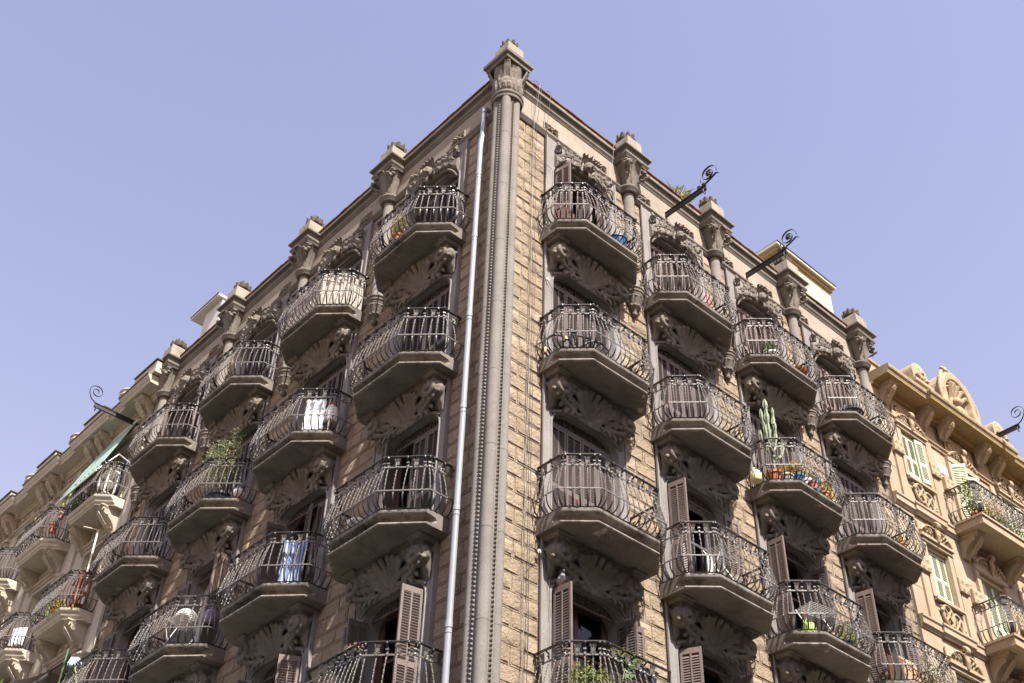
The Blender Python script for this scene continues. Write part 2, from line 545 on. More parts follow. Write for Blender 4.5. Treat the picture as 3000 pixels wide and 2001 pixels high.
NB = 4
UEND = {'R': 12.55, 'L': 13.95}
BAYC = {s: [UC[s] + BAYW[s] * j for j in range(NB)] for s in 'LR'}
PILS = {s: [UC[s] + BAYW[s] * (j + 0.5) for j in range(NB)] for s in 'LR'}
FR = 1.02                                  # half width of the grey window surround

# ---- hidden body: floors, roof, party walls
def body():
    mb = MB()
    far = 9.0
    a, b = P('L', 13.9, -0.35), P('R', 12.5, -0.35)
    c = Vector((0, 0.35 / R2, 0))
    a2, b2 = P('L', 13.9, -far), P('R', 12.5, -far)
    d = Vector((0, far / R2, 0))
    poly = [(c.x, -c.y), (b.x, -b.y), (b2.x, -b2.y), (d.x, -d.y), (a2.x, -a2.y), (a.x, -a.y)]
    for lv in (1, 2, 3, 4, 5):
        z = LEVZ[lv] + Z0
        mb.loft([[(x, n, z - 0.25) for x, n in poly], [(x, n, z - 0.02) for x, n in poly]])
    mb.loft([[(x, n, Z0 + 3.7) for x, n in poly], [(x, n, Z0 + 3.95) for x, n in poly]])
    for i in (1, 2, 3, 4):
        p, q = poly[i], poly[(i + 1)]
        dx, dn = q[0] - p[0], q[1] - p[1]
        l = math.hypot(dx, dn)
        ox, on = -dn / l * 0.2, dx / l * 0.2
        quad = [p, q, (q[0] + ox, q[1] + on), (p[0] + ox, p[1] + on)]
        mb.loft([[(x, n, 0) for x, n in quad], [(x, n, Z0 + 4.2) for x, n in quad]])
    obj('floor_and_party_wall', mb.mesh('body', 'interior_wall'), BLD)
body()

# ---- masonry: backing strips and stone blocks
ZTOP_STONE = 2.86
def strips(side):
    s = [(0.20, BAYC[side][0] - FR)]
    for j in range(NB - 1):
        s.append((BAYC[side][j] + FR, BAYC[side][j + 1] - FR))
    s.append((BAYC[side][-1] + FR, UEND[side]))
    return s

STONE_CACHE = {}
def stone_mesh(w, h, var):
    key = (round(w, 2), round(h, 2), var)
    if key in STONE_CACHE:
        return STONE_CACHE[key]
    r = np.random.default_rng(var * 31 + int(w * 100))
    mb = MB()
    hw, hh = w / 2 - 0.011, h / 2 - 0.005
    nx = 5 if w > 0.42 else 4
    nz = 4
    def ring(a, b, n):
        return [(-a, n, -b), (a, n, -b), (a, n, b), (-a, n, b)]
    mg = 0.026
    rings = [ring(hw, hh, -0.03), ring(hw, hh, 0.004), ring(hw - mg, hh - mg, 0.006)]
    mb.loft(rings, True, False)
    # rough quarry face: a lumpy grid whose rim drops steeply to the drafted margin
    gx = np.linspace(-(hw - mg), hw - mg, nx + 1)
    gz = np.linspace(-(hh - mg), hh - mg, nz + 1)
    V, F = [], []
    for k, z in enumerate(gz):
        for i, x in enumerate(gx):
            edge = i in (0, nx) or k in (0, nz)
            V.append((x + (0 if edge else r.uniform(-0.014, 0.014)), 0.006 if edge else r.uniform(0.010, 0.027), z + (0 if edge else r.uniform(-0.012, 0.012))))
    # pull the inner grid towards the rim so that the rim is steep
    for k in range(1, nz):
        for i in range(1, nx):
            x, n, z = V[k * (nx + 1) + i]
            if i == 1: x = gx[0] + 0.010
            if i == nx - 1: x = gx[-1] - 0.010
            if k == 1: z = gz[0] + 0.009
            if k == nz - 1: z = gz[-1] - 0.009
            V[k * (nx + 1) + i] = (x, n, z)
    for k in range(nz):
        for i in range(nx):
            a = k * (nx + 1) + i
            F.append((a, a + 1, a + nx + 2, a + nx + 1))
    mb.add(V, F)
    me = mb.mesh('stone', 'rustic_stone', smooth=38)
    STONE_CACHE[key] = me
    return me

CH = 0.2935
def masonry():
    stones = []
    for side in 'LR':
        mb = MB()
        for u0, u1 in strips(side):
            a, b = sorted((X(side, u0), X(side, u1)))
            mb.box(a - 0.02, b + 0.02, -0.40, -0.014, -Z0 + 0.1, 2.9)
        obj('wall', mb.mesh('wall', 'mortar'), BLD, (0, 0, Z0), ROTS[side])
        for u0, u1 in strips(side):
            w = u1 - u0
            k = 0
            z = ZTOP_STONE
            while z > -13.0:
                if w < 0.8:
                    cut = [0, 0.62, 1] if k % 2 else [0, 0.36, 1]
                elif w < 1.0:
                    cut = [0, 0.60, 1] if k % 2 else [0, 0.37, 1]
                else:
                    cut = [0, 0.5, 1] if k % 2 else [0, 0.26, 0.76, 1]
                for c0, c1 in zip(cut[:-1], cut[1:]):
                    stones.append((side, u0 + w * (c0 + c1) / 2, w * (c1 - c0), z - CH / 2))
                z -= CH
                k += 1
    seen = []
    for s in stones:
        side, u, w, zc = s
        p = P(side, u, 0.02, zc)
        q = project(p)
        if not in_view(p, 60):
            continue
        e = project(P(side, u + w / 2, 0.02, zc))
        f = project(P(side, u, 0.02, zc + CH / 2))
        area = abs((e[0] - q[0]) * (f[1] - q[1]) - (e[1] - q[1]) * (f[0] - q[0]))
        hidden = any(abs(u - pu) < 0.16 and zc > -0.4 for pu in PILS[side])
        seen.append((area * (0.2 if hidden else 1), s))
    seen.sort(key=lambda t: -t[0])
    rest = MB()
    for i, (_, (side, u, w, zc)) in enumerate(seen):
        me = stone_mesh(w, CH, int(RNG.integers(0, 5)))
        if i < 300:
            part('stone', me, side, u, 0.012 * random.random() - 0.008, zc)
        else:
            n = len(me.vertices)
            co = np.empty(n * 3); me.vertices.foreach_get('co', co); co = co.reshape(-1, 3)
            d, o = DIRS[side] * SGN[side], NORS[side]
            p = P(side, u, 0, zc)
            W = np.outer(co[:, 0], np.array(d)) + np.outer(-co[:, 1], np.array(o)) + np.outer(co[:, 2], (0, 0, 1)) + np.array(p)
            rest.add([(x, -y, z) for x, y, z in W], [list(pl.vertices) for pl in me.polygons])
    obj('stone_blocks', rest.mesh('stone_blocks', 'rustic_stone', smooth=38, recalc=False), BLD, kind='stuff')
masonry()

# ---- window surrounds
OPW = 0.76                                  # half width of an opening
def inner_loop(top, r, k=7):
    pts = [(-OPW, 0.0), (-OPW, top - r)]
    pts += [(-OPW + r - r * math.cos(a), top - r + 0.8 * r * math.sin(a)) for a in np.linspace(0, PI / 2, k)[1:]]
    pts = pts[:-1] + [(-OPW + r, top - 0.2 * r)]
    right = [(-x, z) for x, z in pts[::-1]]
    return pts + right

def surround_mesh(H, top, r):
    mb = MB()
    lp = inner_loop(top, r)
    out = []
    for x, z in lp:
        if z <= top - r + 1e-6:
            out.append((math.copysign(FR, x), z))
        else:
            t = (z - (top - r)) / (0.8 * r)
            out.append((math.copysign(FR - (FR - abs(x)) * t, x), top - r + (H - top + r) * min(1, t * 1.0)) if t < 0.999 else (x, H))
    k = len(lp)
    # face, bevel and reveal
    rows = [[(x, -0.34, z) for x, z in lp],
            [(x, -0.03, z) for x, z in lp],
            [(x * 1.045, -0.03, z * 1.008) for x, z in lp],
            [(x * 1.075, 0.055, z * 1.012) for x, z in lp],
            [(x, 0.06, z) for x, z in out],
            [(x, -0.05, z) for x, z in out]]
    mb.loft(rows, False)
    # corner infill of the flat face above the shoulders
    c = [p for p in out if p[1] >= top - r - 1e-6]
    for s in (-1, 1):
        half = [p for p in c if p[0] * s > 0]
        half = half if s < 0 else half[::-1]
        poly = [(s * FR, H)] + [(x, z) for x, z in half[::-1]]
        mb.prism(poly, -0.05, 0.0598)
    # roll moulding round the opening
    mb.tube([(x * 1.10, 0.058, z * 1.015) for x, z in lp], 0.022, 6)
    # outer fillet
    for s in (-1, 1):
        mb.box(s * FR - 0.03, s * FR + 0.004, 0.05, 0.085, 0, H)
    return mb.mesh('window', 'render_grey', smooth=35)

SURR = {1: surround_mesh(2.89, 2.30, 0.42), 2: surround_mesh(FLOOR - 0.262, 2.50, 0.42)}

# ---- shutters: authored with the hinge at x = 0, the leaf running to +x
def leaf_mesh(w, h, name, mat, slat=None, mid=True, pitch=0.046):
    fr, sl = MB(), MB()
    t = 0.02
    st = 0.045
    fr.box(0, st, -t, t, 0, h)
    fr.box(w - st, w - 0.004, -t, t, 0, h)
    rails = [(0, 0.11), (h * 0.40, h * 0.40 + 0.09), (h - 0.10, h)]
    for z0, z1 in rails:
        fr.box(st, w - st, -t + 0.002, t - 0.002, z0, z1)
    if mid:
        fr.box(w / 2 - 0.014, w / 2 + 0.014, -t + 0.003, t + 0.004, 0.11, h - 0.10)
    for a, b in ((rails[0][1], rails[1][0]), (rails[1][1], rails[2][0])):
        z = a + 0.02
        while z < b - 0.01:
            sl.add([(st, -0.017, z + 0.030), (w - st, -0.017, z + 0.030), (w - st, 0.018, z - 0.022), (st, 0.018, z - 0.022),
                    (st, -0.017, z + 0.038), (w - st, -0.017, z + 0.038), (w - st, 0.018, z - 0.014), (st, 0.018, z - 0.014)],
                   [(0, 1, 2, 3), (7, 6, 5, 4), (0, 4, 5, 1), (3, 2, 6, 7)])
            z += pitch
    return fr.mesh(name, mat), sl.mesh(name + '_louvres', mat)

LW = OPW / 2
LEAF = {(m, lv): leaf_mesh(LW - 0.004, 2.02 if lv == 1 else 2.20, 'shutter', m) for m in ('shutter_brown', 'shutter_faded') for lv in (1, 2)}

def fret_mesh(w):
    mb = MB()
    mb.box(-w, w, -0.02, 0.02, 0, 0.03)
    mb.box(-w, w, -0.02, 0.02, 0.20, 0.225)
    k = 9
    for i in range(k):
        c = -w + (i + 0.5) * 2 * w / k
        s = 1 if i % 2 else -1
        pts = [(c + 0.062 * math.cos(a) * (1 - a / 14), 0.0, 0.115 + s * 0.062 * math.sin(a) * (1 - a / 14)) for a in np.linspace(0, 5.2, 12)]
        mb.tube(pts, 0.014, 5)
        mb.ball((c, 0, 0.115), 0.022, 0.014, 0.022, 6, 4)
        mb.box(c + w / k - 0.012, c + w / k + 0.012, -0.012, 0.012, 0.03, 0.20)
    return mb.mesh('fretwork', 'shutter_brown', smooth=60)
FRET = fret_mesh(OPW - 0.01)

def room_mesh():
    mb = MB()
    x, d, h = 1.35, -2.6, 2.75
    mb.add([(-x, -0.36, -0.02), (x, -0.36, -0.02), (x, d, -0.02), (-x, d, -0.02), (-x, -0.36, h), (x, -0.36, h), (x, d, h), (-x, d, h)],
           [(0, 1, 2, 3), (4, 7, 6, 5), (3, 2, 6, 7), (0, 3, 7, 4), (1, 5, 6, 2)])
    return mb.mesh('room', 'interior_wall', recalc=False)
ROOM = room_mesh()

def door_meshes(h, mat):
    """pair of glazed doors: frames, panes"""
    fr, gl = MB(), MB()
    w = OPW
    fr.box(-w, -w + 0.06, -0.33, -0.26, 0, h)
    fr.box(w - 0.06, w, -0.33, -0.26, 0, h)
    fr.box(-w + 0.06, w - 0.06, -0.33, -0.26, h - 0.06, h)
    for s in (-1, 1):
        a, b = (-w + 0.06, -0.004) if s < 0 else (0.004, w - 0.06)
        fr.box(a, a + 0.075, -0.31, -0.265, 0, h - 0.06)
        fr.box(b - 0.075, b, -0.31, -0.265, 0, h - 0.06)
        fr.box(a + 0.075, b - 0.075, -0.308, -0.267, 0, 0.45)
        fr.box(a + 0.075, b - 0.075, -0.308, -0.267, h - 0.15, h - 0.06)
        fr.box(a + 0.075, b - 0.075, -0.305, -0.27, 1.5, 1.55)
        gl.add([(a + 0.07, -0.288, 0.45), (b - 0.07, -0.288, 0.45), (b - 0.07, -0.288, h - 0.15), (a + 0.07, -0.288, h - 0.15)], [(0, 1, 2, 3)])
    return fr.mesh('glazed_door', mat), gl.mesh('pane', 'pane_glass', recalc=False)
DOOR = {(m, h): door_meshes(h, m) for m in ('door_wood', 'door_white') for h in (2.22, 2.42)}

def curtain_mesh(x0, x1, h, mat='curtain'):
    mb = MB()
    xs = np.linspace(x0, x1, 40)
    lo = [(x, -0.42 + 0.035 * math.sin(x * 48) + 0.015 * math.sin(x * 21), 0.05) for x in xs]
    hi = [(x, n, h) for x, n, _ in lo]
    mb.loft([lo, hi], False)
    return mb.mesh('curtain', mat, smooth=80, recalc=False)

def window(side, bay, lev, leaves='closed', mat='shutter_brown', door='door_wood', curtain=None, blind=None):
    """leaves: 'closed' or list of (hinge_x, direction, angle in degrees, material)"""
    c = BAYC[side][bay]
    z = LEVZ[lev]
    kind = 1 if lev == 1 else 2
    win = part('window', SURR[kind], side, c, 0, z)
    hl = 2.02 if lev == 1 else 2.20
    obj('room', ROOM, win)
    f = obj('fretwork', FRET, win, (0, 0.08, hl + 0.01))
    if leaves == 'closed':
        leaves = [(-OPW + i * LW, 1, 0, mat) for i in range(4)]
    fr, gl = DOOR[(door, 2.22 if lev == 1 else 2.42)]
    obj('glazed_door', fr, win)
    obj('pane', gl, win)
    if curtain:
        obj('curtain', curtain_mesh(curtain[0], curtain[1], 2.3), win)
    if blind:
        mb = MB()
        mb.box(-OPW + 0.02, OPW - 0.02, -0.25, -0.22, blind[0], blind[1])
        obj('roller_blind', mb.mesh('roller_blind', 'blind_brown'), win)
    for hx, sg, ang, m, *nn in leaves:
        a, b = LEAF[(m, kind)]
        n = nn[0] if nn else -0.06
        # angle 0: leaf lies in the wall plane; positive: swings outward
        rz = -math.radians(ang) if sg > 0 else PI + math.radians(ang)
        o = obj('shutter', a, win, (hx, -n, 0.0), rz)
        obj('louvre_slats', b, win, (hx, -n, 0.0), rz, kind='stuff')
    return win

B, F_ = 'shutter_brown', 'shutter_faded'
OPEN_L = [(-OPW, 1, 92, F_, 0.02)]
CONF = {
    ('R', 0, 1): dict(leaves=[(-OPW + 0.01, 1, 80, F_, 0.05), (0.76, -1, 25, B), (0.40, -1, -15, B)], blind=(0.05, 1.5)),
    ('R', 0, 2): {}, ('R', 0, 3): dict(mat=B),
    ('R', 0, 4): dict(leaves=[(-OPW, 1, 88, F_, 0.06), (OPW, -1, 100, B, -0.05), (OPW + 0.02, 1, 8, B, 0.10)], curtain=(-0.45, 0.1)),
    ('R', 1, 1): dict(mat=F_), ('R', 1, 2): {},
    ('R', 1, 3): dict(leaves=[(-OPW, 1, 82, F_, 0.06), (OPW + 0.02, 1, 5, F_, 0.10)], door='door_white', curtain=(-0.1, 0.35)),
    ('R', 2, 1): dict(mat=F_), ('R', 2, 2): {},
    ('R', 2, 3): dict(leaves=[(-OPW, 1, 90, F_, 0.06), (OPW, -1, 95, B, -0.05), (OPW + 0.02, 1, 5, B, 0.10)]),
    ('R', 3, 1): dict(mat=F_), ('R', 3, 2): {},
    ('R', 3, 3): dict(leaves=[(-OPW, 1, 80, F_, 0.06), (OPW + 0.02, 1, 5, B, 0.10)]),
    ('R', 1, 4): dict(leaves=[(-OPW, 1, 66, F_, 0.06), (OPW, -1, 100, B, -0.05)]),
    ('L', 0, 1): {}, ('L', 0, 2): {},
    ('L', 0, 3): dict(leaves=[(-OPW + 0.25, 1, 75, B, -0.1), (0.0, 1, 0, B), (LW, 1, 0, B)], curtain=(-0.5, 0.1)),
    ('L', 0, 4): dict(leaves=[(OPW, -1, 80, F_, 0.06), (-OPW, 1, 100, B, -0.05), (-OPW - 0.02, -1, 8, B, 0.10)], curtain=(0.0, 0.5)),
    ('L', 1, 1): {}, ('L', 1, 2): {},
    ('L', 1, 3): dict(leaves=[(-OPW, 1, 100, B, -0.05), (-OPW - 0.02, -1, 8, B, 0.10), (LW, 1, 0, B), (0.0, 1, 20, B)]),
    ('L', 1, 4): dict(leaves=[(OPW, -1, 60, F_, 0.06), (-OPW, 1, 100, B, -0.05)]),
    ('L', 2, 1): {}, ('L', 2, 2): {},
    ('L', 2, 3): dict(leaves=[(OPW, -1, 100, F_, 0.06), (-OPW - 0.02, -1, 8, B, 0.10)], door='door_white', curtain=(-0.2, 0.4)),
    ('L', 3, 1): dict(leaves=[(-OPW, 1, 60, F_, 0.0), (0.0, 1, 0, B), (LW, 1, 30, F_)]),
    ('L', 3, 2): dict(mat=B),
    ('L', 3, 3): dict(leaves=[(-OPW - 0.02, -1, 8, B, 0.10), (LW, 1, 0, B)], curtain=(-0.3, 0.2)),
}
for side in 'RL':
    for bay in range(NB):
        for lev in (1, 2, 3, 4):
            if in_view(P(side, BAYC[side][bay], 0, LEVZ[lev] + 2.4), 60):
                window(side, bay, lev, **CONF.get((side, bay, lev), {}))
            else:
                part('window', SURR[2], side, BAYC[side][bay], 0, LEVZ[lev])
# lower storeys, out of the picture: plain wall behind the frames
for side in 'LR':
    mb = MB()
    a, b = sorted((X(side, 0.0), X(side, UEND[side])))
    mb.box(a, b, -0.42, -0.05, -Z0 + 0.1, LEVZ[4] - 0.05)
    obj('wall', mb.mesh('wall', 'mortar'), BLD, (0, 0, Z0), ROTS[side])

# ---- balconies
SLABS = {('L', 1): (1.155, 0.676, 0.90, 0.431), ('L', 2): (1.197, 0.683, 0.95, 0.444), ('L', 3): (1.245, 0.676, 0.993, 0.48), ('L', 4): (1.29, 0.68, 1.04, 0.51),
         ('R', 1): (1.11, 0.715, 0.865, 0.478), ('R', 2): (1.105, 0.69, 0.963, 0.541), ('R', 3): (1.12, 0.70, 1.006, 0.60), ('R', 4): (1.12, 0.70, 1.06, 0.655)}

def octo(dim, o):
    """plan outline of a chamfered slab grown outward by o"""
    hw, ha, D, d = dim
    cx, cn = hw - ha, D - d
    l = math.hypot(cx, cn)
    nx, nn = cn / l, cx / l                       # outward normal of the right chamfer
    # chamfer line: (x - ha) * nx + (n - D) * nn = o
    yB = D + (o - (hw + o - ha) * nx) / nn
    xA = ha + (o - (o) * nn) / nx
    return [(-hw - o, 0.0), (-hw - o, yB), (-xA, D + o), (xA, D + o), (hw + o, yB), (hw + o, 0.0)]

def slab_mesh(dim, prof, name='balcony', mat='slab_stone', edge=None):
    hw, ha, D, d = dim
    rings = []
    for o, z in prof:
        q = octo(dim, o)
        # the moulding dies against the flat end faces
        cx, cn = hw - ha, D - d
        l = math.hypot(cx, cn)
        nx, nn = cn / l, cx / l
        yB = D + (o - (hw - ha) * nx) / nn
        rings.append([(-hw, -0.06, z), (-hw, yB, z), q[2] + (z,), q[3] + (z,), (hw, yB, z), (hw, -0.06, z)])
    mb = MB()
    mb.loft(rings, True, True)
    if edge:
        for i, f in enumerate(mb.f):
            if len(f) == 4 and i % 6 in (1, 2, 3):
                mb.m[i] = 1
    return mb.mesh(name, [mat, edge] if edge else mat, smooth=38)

PROF = [(-0.06, -0.272), (-0.022, -0.268), (-0.012, -0.252), (-0.02, -0.228), (-0.09, -0.216), (-0.15, -0.19), (-0.165, -0.14), (-0.14, -0.095), (-0.06, -0.078), (-0.012, -0.072), (0.0, -0.055), (0.0, -0.015), (-0.02, 0.0)]

def band_mesh(dim, o0, o1, z0, z1, mat='iron', name='rail'):
    mb = MB()
    a, b = octo(dim, o0), octo(dim, o1)
    rings = [[p + (z0,), q + (z0,), q + (z1,), p + (z1,)] for p, q in zip(a, b)]
    mb.loft(rings, True, True)
    return mb.mesh(name, mat)

def baluster_mesh(kind):
    mb = MB()
    mb.mi = 0
    low = bez((0, -0.035, 0.03), (0, 0.13, 0.06), (0, 0.115, 0.272), 7)
    mb.strip(low, 0.020, 0.009, (1, 0, 0))
    # twisted part
    mb.mi = 1
    path = bez((0, 0.11, 0.27), (0, 0.085, 0.50), (0, -0.02, 0.80), 30)
    rings = []
    for i, p in enumerate(path):
        a = i / 30 * PI * 5.5
        ca, sa = math.cos(a), math.sin(a)
        w, t = 0.0105, 0.0045
        sw = [(w, t), (-w, t), (-w, -t), (w, -t)]
        rings.append([(p[0] + x * ca - y * sa, p[1] + x * sa + y * ca, p[2]) for x, y in sw])
    mb.loft(rings)
    mb.mi = 1
    mb.ball((0, 0.122, 0.272), 0.021, 0.012, 0.021, 6, 4)
    if kind == 'hook':
        pts = bez((0, -0.02, 0.80), (0, -0.02, 0.86), (0, -0.02, 0.90), 2) + bez((0, -0.02, 0.92), (0, 0.045, 0.94), (0, 0.035, 0.985), 4) + [(0, -0.005, 1.005)]
        mb.mi = 0
        mb.strip(pts, 0.026, 0.010, (1, 0, 0))
        mb.mi = 1
        mb.box(-0.022, 0.022, -0.032, 0.0, 0.872, 0.895)
        mb.ball((0, -0.005, 0.805), 0.024, 0.012, 0.022, 6, 4)
    else:
        mb.mi = 1
        for s in (-1, 0, 1):
            mb.strip([(0, -0.018, 0.80), (s * 0.012, -0.008, 0.85), (s * 0.022, 0.0, 0.90), (s * 0.044, 0.022, 0.945)], 0.026, 0.008, (1, 0, 0))
        mb.strip([(0, -0.02, 0.8), (0, -0.024, 0.90)], 0.03, 0.01, (1, 0, 0))
        mb.ball((0, 0.004, 0.805), 0.026, 0.02, 0.026, 6, 4)
        for i in range(8):
            a = i * PI / 4 + 0.2
            l = 0.06 if i % 4 == 0 else 0.042
            mb.tube([(0, 0.004, 0.805), (l * 0.6 * math.cos(a), 0.022, 0.805 + l * 0.6 * math.sin(a)), (l * math.cos(a), 0.03, 0.805 + l * math.sin(a))], [0.012, 0.011, 0.002], 4)
    return mb.mesh('baluster', ['iron', 'iron_worn'])
BAL = {k: baluster_mesh(k) for k in ('hook', 'tulip')}

def bar_spots(dim):
    """(x, n, outward angle, kind) of every baluster of a railing"""
    hw, ha, D, d = dim
    out = []
    q = octo(dim, 0.0)
    def seg(p0, p1, k, ang, corner):
        for i in range(k):
            t = (i + 0.5) / k
            out.append((p0[0] + (p1[0] - p0[0]) * t, p0[1] + (p1[1] - p0[1]) * t, ang, 'tulip' if i % 2 == corner else 'hook'))
    ch = math.atan2(D - d, hw - ha)                    # turn of the outward direction on a chamfer
    kr = max(3, round(d / 0.135))
    kf = 2 * round(2 * ha / 0.26) + 1
    seg(q[0], q[1], kr, -PI / 2, 1)
    seg(q[1], q[2], 5, -ch, 1)
    seg(q[2], q[3], kf, 0.0, 1)
    seg(q[3], q[4], 5, ch, 1)
    seg(q[4], q[5], kr, PI / 2, 1)
    for p, a in ((q[1], -(PI / 2 + ch) / 2), (q[2], -ch / 2), (q[3], ch / 2), (q[4], (PI / 2 + ch) / 2)):
        out.append((p[0], p[1], a, 'hook'))
    return out

RAILS = {}
def rail_set(key, dim):
    if key not in RAILS:
        RAILS[key] = (band_mesh(dim, -0.045, 0.005, 1.003, 1.018, 'iron', 'handrail'),
                      band_mesh(dim, -0.012, -0.004, 0.79, 0.815, 'iron_worn', 'upper_band'),
                      band_mesh(dim, 0.118, 0.128, 0.262, 0.284, 'iron_worn', 'lower_band'),
                      band_mesh(dim, -0.05, -0.025, 0.028, 0.04, 'iron', 'foot_rail'),
                      bar_spots(dim))
    return RAILS[key]

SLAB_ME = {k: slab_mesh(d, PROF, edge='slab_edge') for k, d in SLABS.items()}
BALC = {}
bars = []
for side in 'RL':
    for bay in range(NB):
        for lev in (1, 2, 3, 4):
            c, z = BAYC[side][bay], LEVZ[lev]
            if not (in_view(P(side, c, 0.9, z + 1.0), 120) or in_view(P(side, c - 1, 0.9, z + 1.0), 120)):
                continue
            dim = SLABS[(side, lev)]
            b = part('balcony', SLAB_ME[(side, lev)], side, c, 0, z)
            BALC[(side, bay, lev)] = b
            hr, ub, lb, fb, spots = rail_set((side, lev), dim)
            obj('handrail', hr, b)
            obj('rail_band', ub, b)
            obj('rail_band', lb, b)
            obj('foot_rail', fb, b)
            for x, n, a, k in spots:
                u = c + SGN[side] * x
                w = P(side, u, n, z + 0.5)
                if in_view(w, 40):
                    bars.append((project(w)[2], b, side, x, n, a, k, u, z))
bars.sort(key=lambda t: t[0])
def bar_rest(items, name, parent):
    V, F, M = [], [], []
    base = 0
    data = {}
    for k, me in BAL.items():
        co = np.empty(len(me.vertices) * 3); me.vertices.foreach_get('co', co)
        mi = np.empty(len(me.polygons), dtype=np.int32); me.polygons.foreach_get('material_index', mi)
        data[k] = (co.reshape(-1, 3), [list(p.vertices) for p in me.polygons], list(mi))
    for side, x, n, a, k, u, z in items:
        co, fs, mi = data[k]
        ang = ROTS[side] + a
        ca, sa = math.cos(ang), math.sin(ang)
        p = P(side, u, n, z)
        co = co + np.outer(co[:, 2], (random.gauss(0, 0.012), random.gauss(0, 0.010), 0))
        W = np.stack([co[:, 0] * ca - co[:, 1] * sa + p.x, co[:, 0] * sa + co[:, 1] * ca + p.y, co[:, 2] + p.z], 1)
        V.append(W)
        F += [[i + base for i in f] for f in fs]
        M += mi
        base += len(co)
    me = bpy.data.meshes.new(name)
    me.from_pydata(np.concatenate(V).tolist(), [], F)
    me.materials.append(MATS['iron']); me.materials.append(MATS['iron_worn'])
    me.polygons.foreach_set('material_index', M)
    return obj(name, me, parent, kind='stuff')
for i, (d, b, side, x, n, a, k, u, z) in enumerate(bars[:300]):
    o = obj('baluster', BAL[k], b, (x, -n, 0.0), a + random.uniform(-0.09, 0.09))
    o.rotation_euler.x, o.rotation_euler.y = random.gauss(0, 0.010), random.gauss(0, 0.012)
bar_rest([t[2:] for t in bars[300:]], 'balusters', BLD)

# ================================================================ carved work of the corner building
def volute(mb, c, r0, r1, turns, w, sgn=1, a0=0.0, tube=0.045, k=26, side=(1, 0, 0), flat=0.5):
    """spiral band in the n-z plane"""
    pts = []
    for i in range(k + 1):
        t = i / k
        a = a0 + sgn * turns * 2 * PI * t
        r = r0 + (r1 - r0) * t
        pts.append((c[0], c[1] + r * math.cos(a), c[2] + r * math.sin(a)))
    mb.tube(pts, [w * (1 - 0.25 * i / k) for i in range(k + 1)], 8, side, flat)

def rosette(mb, c, r, petals=5, out=0.5, a0=0.3):
    mb.ball(c, r * 0.38, r * 0.45, r * 0.38, 8, 5)
    for i in range(petals):
        a = a0 + 2 * PI * i / petals
        mb.ball((c[0] + r * 0.62 * math.cos(a), c[1] - r * 0.1, c[2] + r * 0.62 * math.sin(a)), r * 0.42, r * 0.32, r * 0.42, 8, 5)

def acanthus(mb, p0, p1, p2, w, th=0.35, lobes=4, side=(1, 0, 0), tip=0.3):
    """a leaf: central rib with paired lobes, bending from p0 over p1 to p2"""
    k = 10
    mid = bez(p0, p1, p2, k)
    mb.tube(mid, leafr(k, w * 0.55, 0.5, tip), 8, side, th)
    s = Vector(side)
    for i in range(lobes):
        t = (i + 0.8) / (lobes + 0.6)
        c = Vector(mid[int(t * k)])
        d = (Vector(mid[min(k, int(t * k) + 1)]) - Vector(mid[max(0, int(t * k) - 1)])).normalized()
        nrm = d.cross(s).normalized()
        for q in (-1, 1):
            e = c + s * (q * w * (0.95 - 0.35 * t)) + d * (w * 0.55)
            mb.tube([tuple(c), tuple(c.lerp(e, 0.5) + nrm * w * 0.06), tuple(e)], [w * 0.26, w * 0.3, w * 0.12], 6, None, 0.8)

